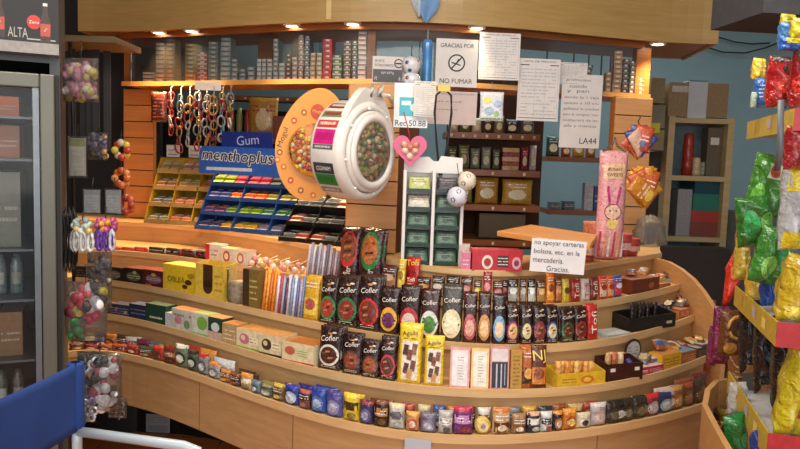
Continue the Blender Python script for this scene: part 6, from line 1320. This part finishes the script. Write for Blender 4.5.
def snack(px0, px1, py0, py1, Y, base, decos, label, t=.07, yaw=.25, tilt=0, name='snack_bag', nx=12, nz=18, cat='snack bag', seed=None, lean=0):
    sd = seed if seed is not None else int(px0+py0); c = Py((px0+px1)/2, py1, Y); w_ = (px1-px0)*Y/F; h_ = max(.03, z_at(c.x, Y, py0)-c.z)
    g, S = pouch(w_, h_, t*.85, crumple(base), seed=sd, nx=nx, nz=nz, wr=.32)
    for q in decos:
        if q[0] == 'd': g.disc(S, q[1]*w_, q[2]*h_, q[3]*w_, q[4]*h_, foil(q[5]), .0015*(q[6] if len(q) > 6 else 1))
        if q[0] == 'r': g.rect(S, q[1]*w_, q[2]*w_, q[3]*h_, q[4]*h_, foil(q[5]), .0015*(q[6] if len(q) > 6 else 1), 6)
        if q[0] == 's': scribble(g, S, q[1]*w_, q[2]*w_, q[3]*h_, q[4]*h_, q[5], q[6], sd)
        if q[0] == 't': g.text(S, q[1], q[2]*w_, q[3]*h_, q[4]*w_, flat(q[5]), .005, q[6] if len(q) > 6 else 0)
    o = g.obj(name, None, c, yaw, label=label, cat=cat); o.rotation_euler = Euler((math.radians(-lean), math.radians(tilt), yaw)); return o
# top shelf
snack(764, 788, 56, 108, 1.78, '#a01818', (('r', -.45, .45, .86, .99, '#3a2418'), ('d', .1, .42, .42, .2, '#d03828'), ('s', -.35, .2, .3, .4, '#e8d8c8', 1), ('d', 0, .72, .2, .1, '#2c1c14')), 'first red snack bag with brown crimped top on the top gondola shelf')
snack(787, 815, 52, 109, 1.70, '#981616', (('r', -.45, .45, .84, .99, '#4a2c1c'), ('d', -.1, .42, .42, .22, '#cc3424'), ('s', -.4, .2, .35, .45, '#e8d8c8', 1)), 'second red snack bag at the photo edge on the top gondola shelf')
snack(752, 765, 78, 108, 1.95, '#2c5ca8', (('s', -.35, .35, .3, .8, '#d0d8e8', 4),), 'small blue and white snack bag left of the red bags', t=.04)
snack(751, 764, 58, 80, 2.02, '#d8b838', (('s', -.3, .3, .3, .7, '#f0e098', 2),), 'yellow snack packet peeking above the blue bag', t=.04)
snack(750, 756, 92, 108, 1.93, '#a8c0a8', (('s', -.3, .3, .3, .7, '#5c8c68', 2),), 'narrow pale green packet at the left end of top gondola shelf', t=.02)
G().prism([(p.x+NX, p.y+NY) for p in (gp(-.0, .1, 0), gp(.9, .02, 0), gp(.9, .42, 0), gp(0, .42, 0))], z_at(NX, NY, 50), z_at(NX, NY, 50)+.01, WHT).obj('upper_wire_shelf', label='pale shelf above the red snack bags holding blue and yellow packs', cat='shelf')
snack(778, 800, 38, 51, 1.68, '#2458b0', (('r', -.4, .4, .5, .9, '#d8c828'),), 'blue pack with yellow band above the red snack bags', t=.05)
snack(778, 789, 22, 50, 1.85, '#3c74b0', (('s', -.3, .3, .3, .7, '#a8c0d8', 2),), 'light blue upright pack above the red snack bags', t=.04)
snack(779, 795, 14, 30, 1.95, '#b8a828', (('s', -.3, .3, .3, .7, '#585020', 2),), 'olive yellow pack at the top right corner', t=.04)
snack(790, 806, 18, 39, 1.75, '#c8bc30', (('s', -.3, .3, .3, .7, '#4c4c30', 2),), 'yellow and black pack at the right photo edge near the top', t=.04)
# hanging and standing bags of the middle level
GR = '#2c6c24'
snack(742, 776, 154, 214, 1.92, '#3c7c28', (('r', -.2, .25, .6, .85, '#c8d8b0'), ('d', 0, .72, .18, .1, '#b84830', 2), ('d', -.3, .3, .14, .2, '#68b040')), 'upper green snack bag with a pale label hanging in the strip', t=.08, yaw=-.1, tilt=10, seed=3)
snack(738, 774, 196, 246, 1.88, GR, (('d', -.2, .5, .2, .25, '#2c9c50'), ('d', .2, .4, .2, .3, '#68a83c')), 'second shiny green snack bag in the hanging strip', t=.08, yaw=-.05, tilt=-8, seed=4)
snack(745, 779, 226, 284, 1.80, '#387c2c', (('d', .2, .5, .2, .25, '#2a8c48'), ('d', -.2, .3, .2, .2, '#7cb848')), 'lowest green snack bag in the hanging strip', t=.08, yaw=.1, tilt=14, seed=5)
snack(777, 801, 154, 250, 1.66, '#a8acb0', (('r', -.44, .44, .62, .86, '#d8c420'), ('r', -.44, .44, .02, .2, '#d4c024'), ('t', 'Papas', 0, .45, .6, '#9498a0', 1.4), ('r', -.3, .3, .88, .97, '#b8bcc4')), 'tall white and yellow snack bag right of the green strip', t=.08, yaw=.05)
snack(781, 808, 126, 170, 1.62, '#8c1c20', (('d', 0, .5, .3, .3, '#b02c2c'),), 'dark red snack bag under the top gondola shelf', t=.05)
G().tube([Py(781, 100, 1.58), Py(780, 150, 1.58), Py(777, 170, 1.6)], .007, mat('#606468', .4)).obj('strip_hanger', label='grey hanger strip running down in front of the top gondola shelf', cat='hanger')
g = G(); o = snack(714, 736, 234, 305, 2.25, '#c83018', (('d', -.1, .5, .2, .12, '#e07848'), ('s', -.25, .25, .45, .6, '#e8c8a8', 2)), 'pointed red snack bag hanging at the left of the gondola', t=.04, yaw=-.2, tilt=12, seed=8)
for v in o.data.vertices:
    f = v.co.z/(71*2.25/F); v.co.x *= .35+1.3*min(f, 1-f) if f > .5 else .25+1.5*f*.8
snack(732, 748, 224, 280, 2.12, '#b89c34', (('s', -.3, .3, .2, .8, '#e0d088', 4),), 'mustard snack bag between the pointed red bag and green strip', t=.05)
snack(744, 762, 262, 300, 1.95, '#d0ac3c', (('d', 0, .5, .3, .3, '#e0c868'),), 'yellow snack bag standing on the middle gondola shelf', t=.06)
snack(760, 776, 268, 306, 1.82, '#2450b0', (('d', 0, .5, .3, .3, '#4878d0'),), 'blue snack bag standing on the middle gondola shelf', t=.06)
snack(772, 808, 254, 322, 1.64, '#b89c20', (('r', -.2, .48, .35, .8, '#a02428'), ('d', -.1, .88, .3, .08, '#c8c8c0'), ('d', -.2, .15, .25, .1, '#e8d450')), 'yellow snack bag with a dark red panel on the middle gondola shelf', t=.09, tilt=8)
# lower level
for i, (x0, x1, y0, y1, Y, nm) in enumerate(((738, 762, 300, 372, 2.05, 'left'), (752, 778, 316, 392, 1.85, 'middle'), (770, 800, 336, 412, 1.72, 'right'))):
    snack(x0, x1, y0, y1, Y, '#141416', (('d', .1, .6, .14, .08, '#8c8c90'), ('r', -.4, .4, .0, .14, '#a8682c'), ('s', -.2, .25, .35, .42, '#b8b8b8', 1)), '%s of the three black snack bags below the middle gondola shelf' % nm, t=.07, tilt=-4)
snack(710, 727, 306, 364, 2.32, '#6c1c44', (('r', -.4, .4, .3, .7, '#a03464'), ('s', -.3, .3, .75, .92, '#c87898', 3)), 'purple snack bag at the right end of the counter', t=.04, seed=2, yaw=-.1)
snack(706, 716, 326, 366, 2.36, '#7c2850', (('r', -.4, .4, .3, .6, '#b04870'),), 'narrow plum snack packet left of the purple snack bag', t=.03)
e = empty('ring_snack_bag', Py(731, 356, 2.2), label='brown snack bag with a golden ring left of the black bags', cat='snack bag'); g, S = pouch(.09, .15, .05, '#6a3c1c', seed=6); g.disc(S, -.015, .03, .02, .02, foil('#c89038')); g.obj('bag', e); G().tube([(.032*math.cos(k*.5), -.035, .10+.036*math.sin(k*.5)) for k in range(13)], .006, foil('#c89848'), 6, True).obj('golden_ring', e)
snack(726, 742, 356, 386, 2.12, '#7c4c24', (('s', -.3, .3, .3, .8, '#c89858', 3),), 'bronze snack packet below the golden ring', t=.05)
snack(769, 806, 338, 436, 1.62, '#b8a81c', (('r', -.18, .5, .22, .62, '#a82830'), ('d', -.1, .85, .35, .1, '#c8c8c4'), ('s', -.1, .4, .3, .4, '#d8b8b0', 1)), 'large yellow snack bag with a red panel at the lower right', t=.09, tilt=10)
snack(726, 746, 382, 414, 1.98, '#b8b8b0', (('d', -.1, .6, .25, .2, '#b83838'), ('s', -.3, .3, .3, .5, '#d8c440', 2)), 'white red and yellow snack packet above the green packet', t=.05)
snack(727, 752, 412, 470, 1.85, '#1c7434', (('r', -.3, .3, .0, .25, '#d8c838'), ('d', .1, .6, .2, .14, '#48a858')), 'bright green and yellow snack bag at the bottom edge of the photo', t=.06, tilt=-12)
snack(748, 764, 430, 470, 1.7, '#243c88', (('s', -.3, .3, .3, .8, '#8898c0', 2),), 'dark blue snack bag at the bottom edge near the red shelf end', t=.05)
# wooden end bin
Zb = .70; pts = [(703, 400), (706, 387), (716, 379), (728, 378), (742, 384)]
tp = [Py(x, y, Y) for (x, y), Y in zip([(702, 402), (705, 388), (714, 380), (726, 379), (742, 383)], (2.06, 2.16, 2.24, 2.28, 2.26))]
zc = sum(p.z for p in tp)/5
tp = [Vector((p.x, p.y, zc)) for p in [Pz(x, y, zc) for x, y in ((702, 404), (705, 389), (714, 380), (727, 378), (742, 381))]]
nearp = [Pz(728, 425, zc), ]
A_ = [Pz(726, 449, zc), Pz(714, 428, zc)]+tp
A_ = [Vector((p.x, p.y, 0)) for p in A_]
be = empty('wooden_bin', (A_[2].x, A_[2].y, 0), label='rounded wooden bin edge at the right end of the counter full of small packets', cat='bin')
inv(ribbon(G(), A_[::-1], .3, zc, .016, wood('#b88a52', '#c89a62', 'bin_laminate')).obj('bin_wall', be))
bc = Vector((A_[2].x+.14, A_[2].y-.02, 0)); P = [(p.x, p.y) for p in A_]+[(A_[-1].x+.1, A_[0].y)]
g = G(); g.prism(P, zc-.17, zc-.16, W_TAN); inv(g.obj('bin_floor', be))
for i in range(9):
    px, py = 716+(i % 3)*7, 396+(i//3)*12; p = Pz(px, py, zc-.08); g, S = pouch(.05, .075, .02, ('#8c7828', '#5c3c20', '#a88438', '#4c2c20')[i % 4], seed=i)
    o = g.obj('small_packet', None, (p.x, p.y, zc-.158), .5*i, label='small brown or mustard packet heaped inside the wooden bin', cat='packet', group='small packets in the wooden bin')
# hook
p = Py(719, 436, 1.98); G().tube([p+Vector((.012*math.cos(t), -.0, .018*math.sin(t))) for t in (2.8, 2.2, 1.6, 1.0, .4)]+[p+Vector((.0, 0, -.03)), p+Vector((-.004, 0, -.06))][:0]+[], .003, mat('#18181a', .4)).tube([p+Vector((-.0115, 0, .006)), p+Vector((-.012, 0, -.04))], .003, mat('#18181a', .4)).obj('wire_hook', label='small black wire hook on the wooden bin edge', cat='hook')
def nest(root, par, kids):
    ch = [o for o in bpy.data.objects if o.parent == root]; p = [o for o in ch if o.name.split('.')[0] == par][0]
    for o in ch:
        if o.name.split('.')[0] in kids and p.matrix_basis == Matrix(): o.parent = p
nest(wh, 'front_ring', ('window_rim', 'clear_window', 'screw')); nest(ye, 'plate', ('clear_dome',))
nest([o for o in bpy.data.objects if o.name == 'heart_sweet_case'][0], 'case', ('sweets',)); nest([o for o in bpy.data.objects if o.name == 'directors_chair'][0], 'canvas_back', ('canvas_sleeve',))
nest([o for o in bpy.data.objects if o.name == 'drinks_cooler'][0], 'door_frame', ('door_gasket', 'inner_frame_strip'))
for o in [o for o in bpy.data.objects if o.parent is None and 'label' not in o and o.type in ('MESH', 'EMPTY') and o.get('kind') != 'structure']: print('UNLABELLED', o.name)
for k_, v_ in USED.items():
    if v_ > 1: print('DUP', v_, k_)
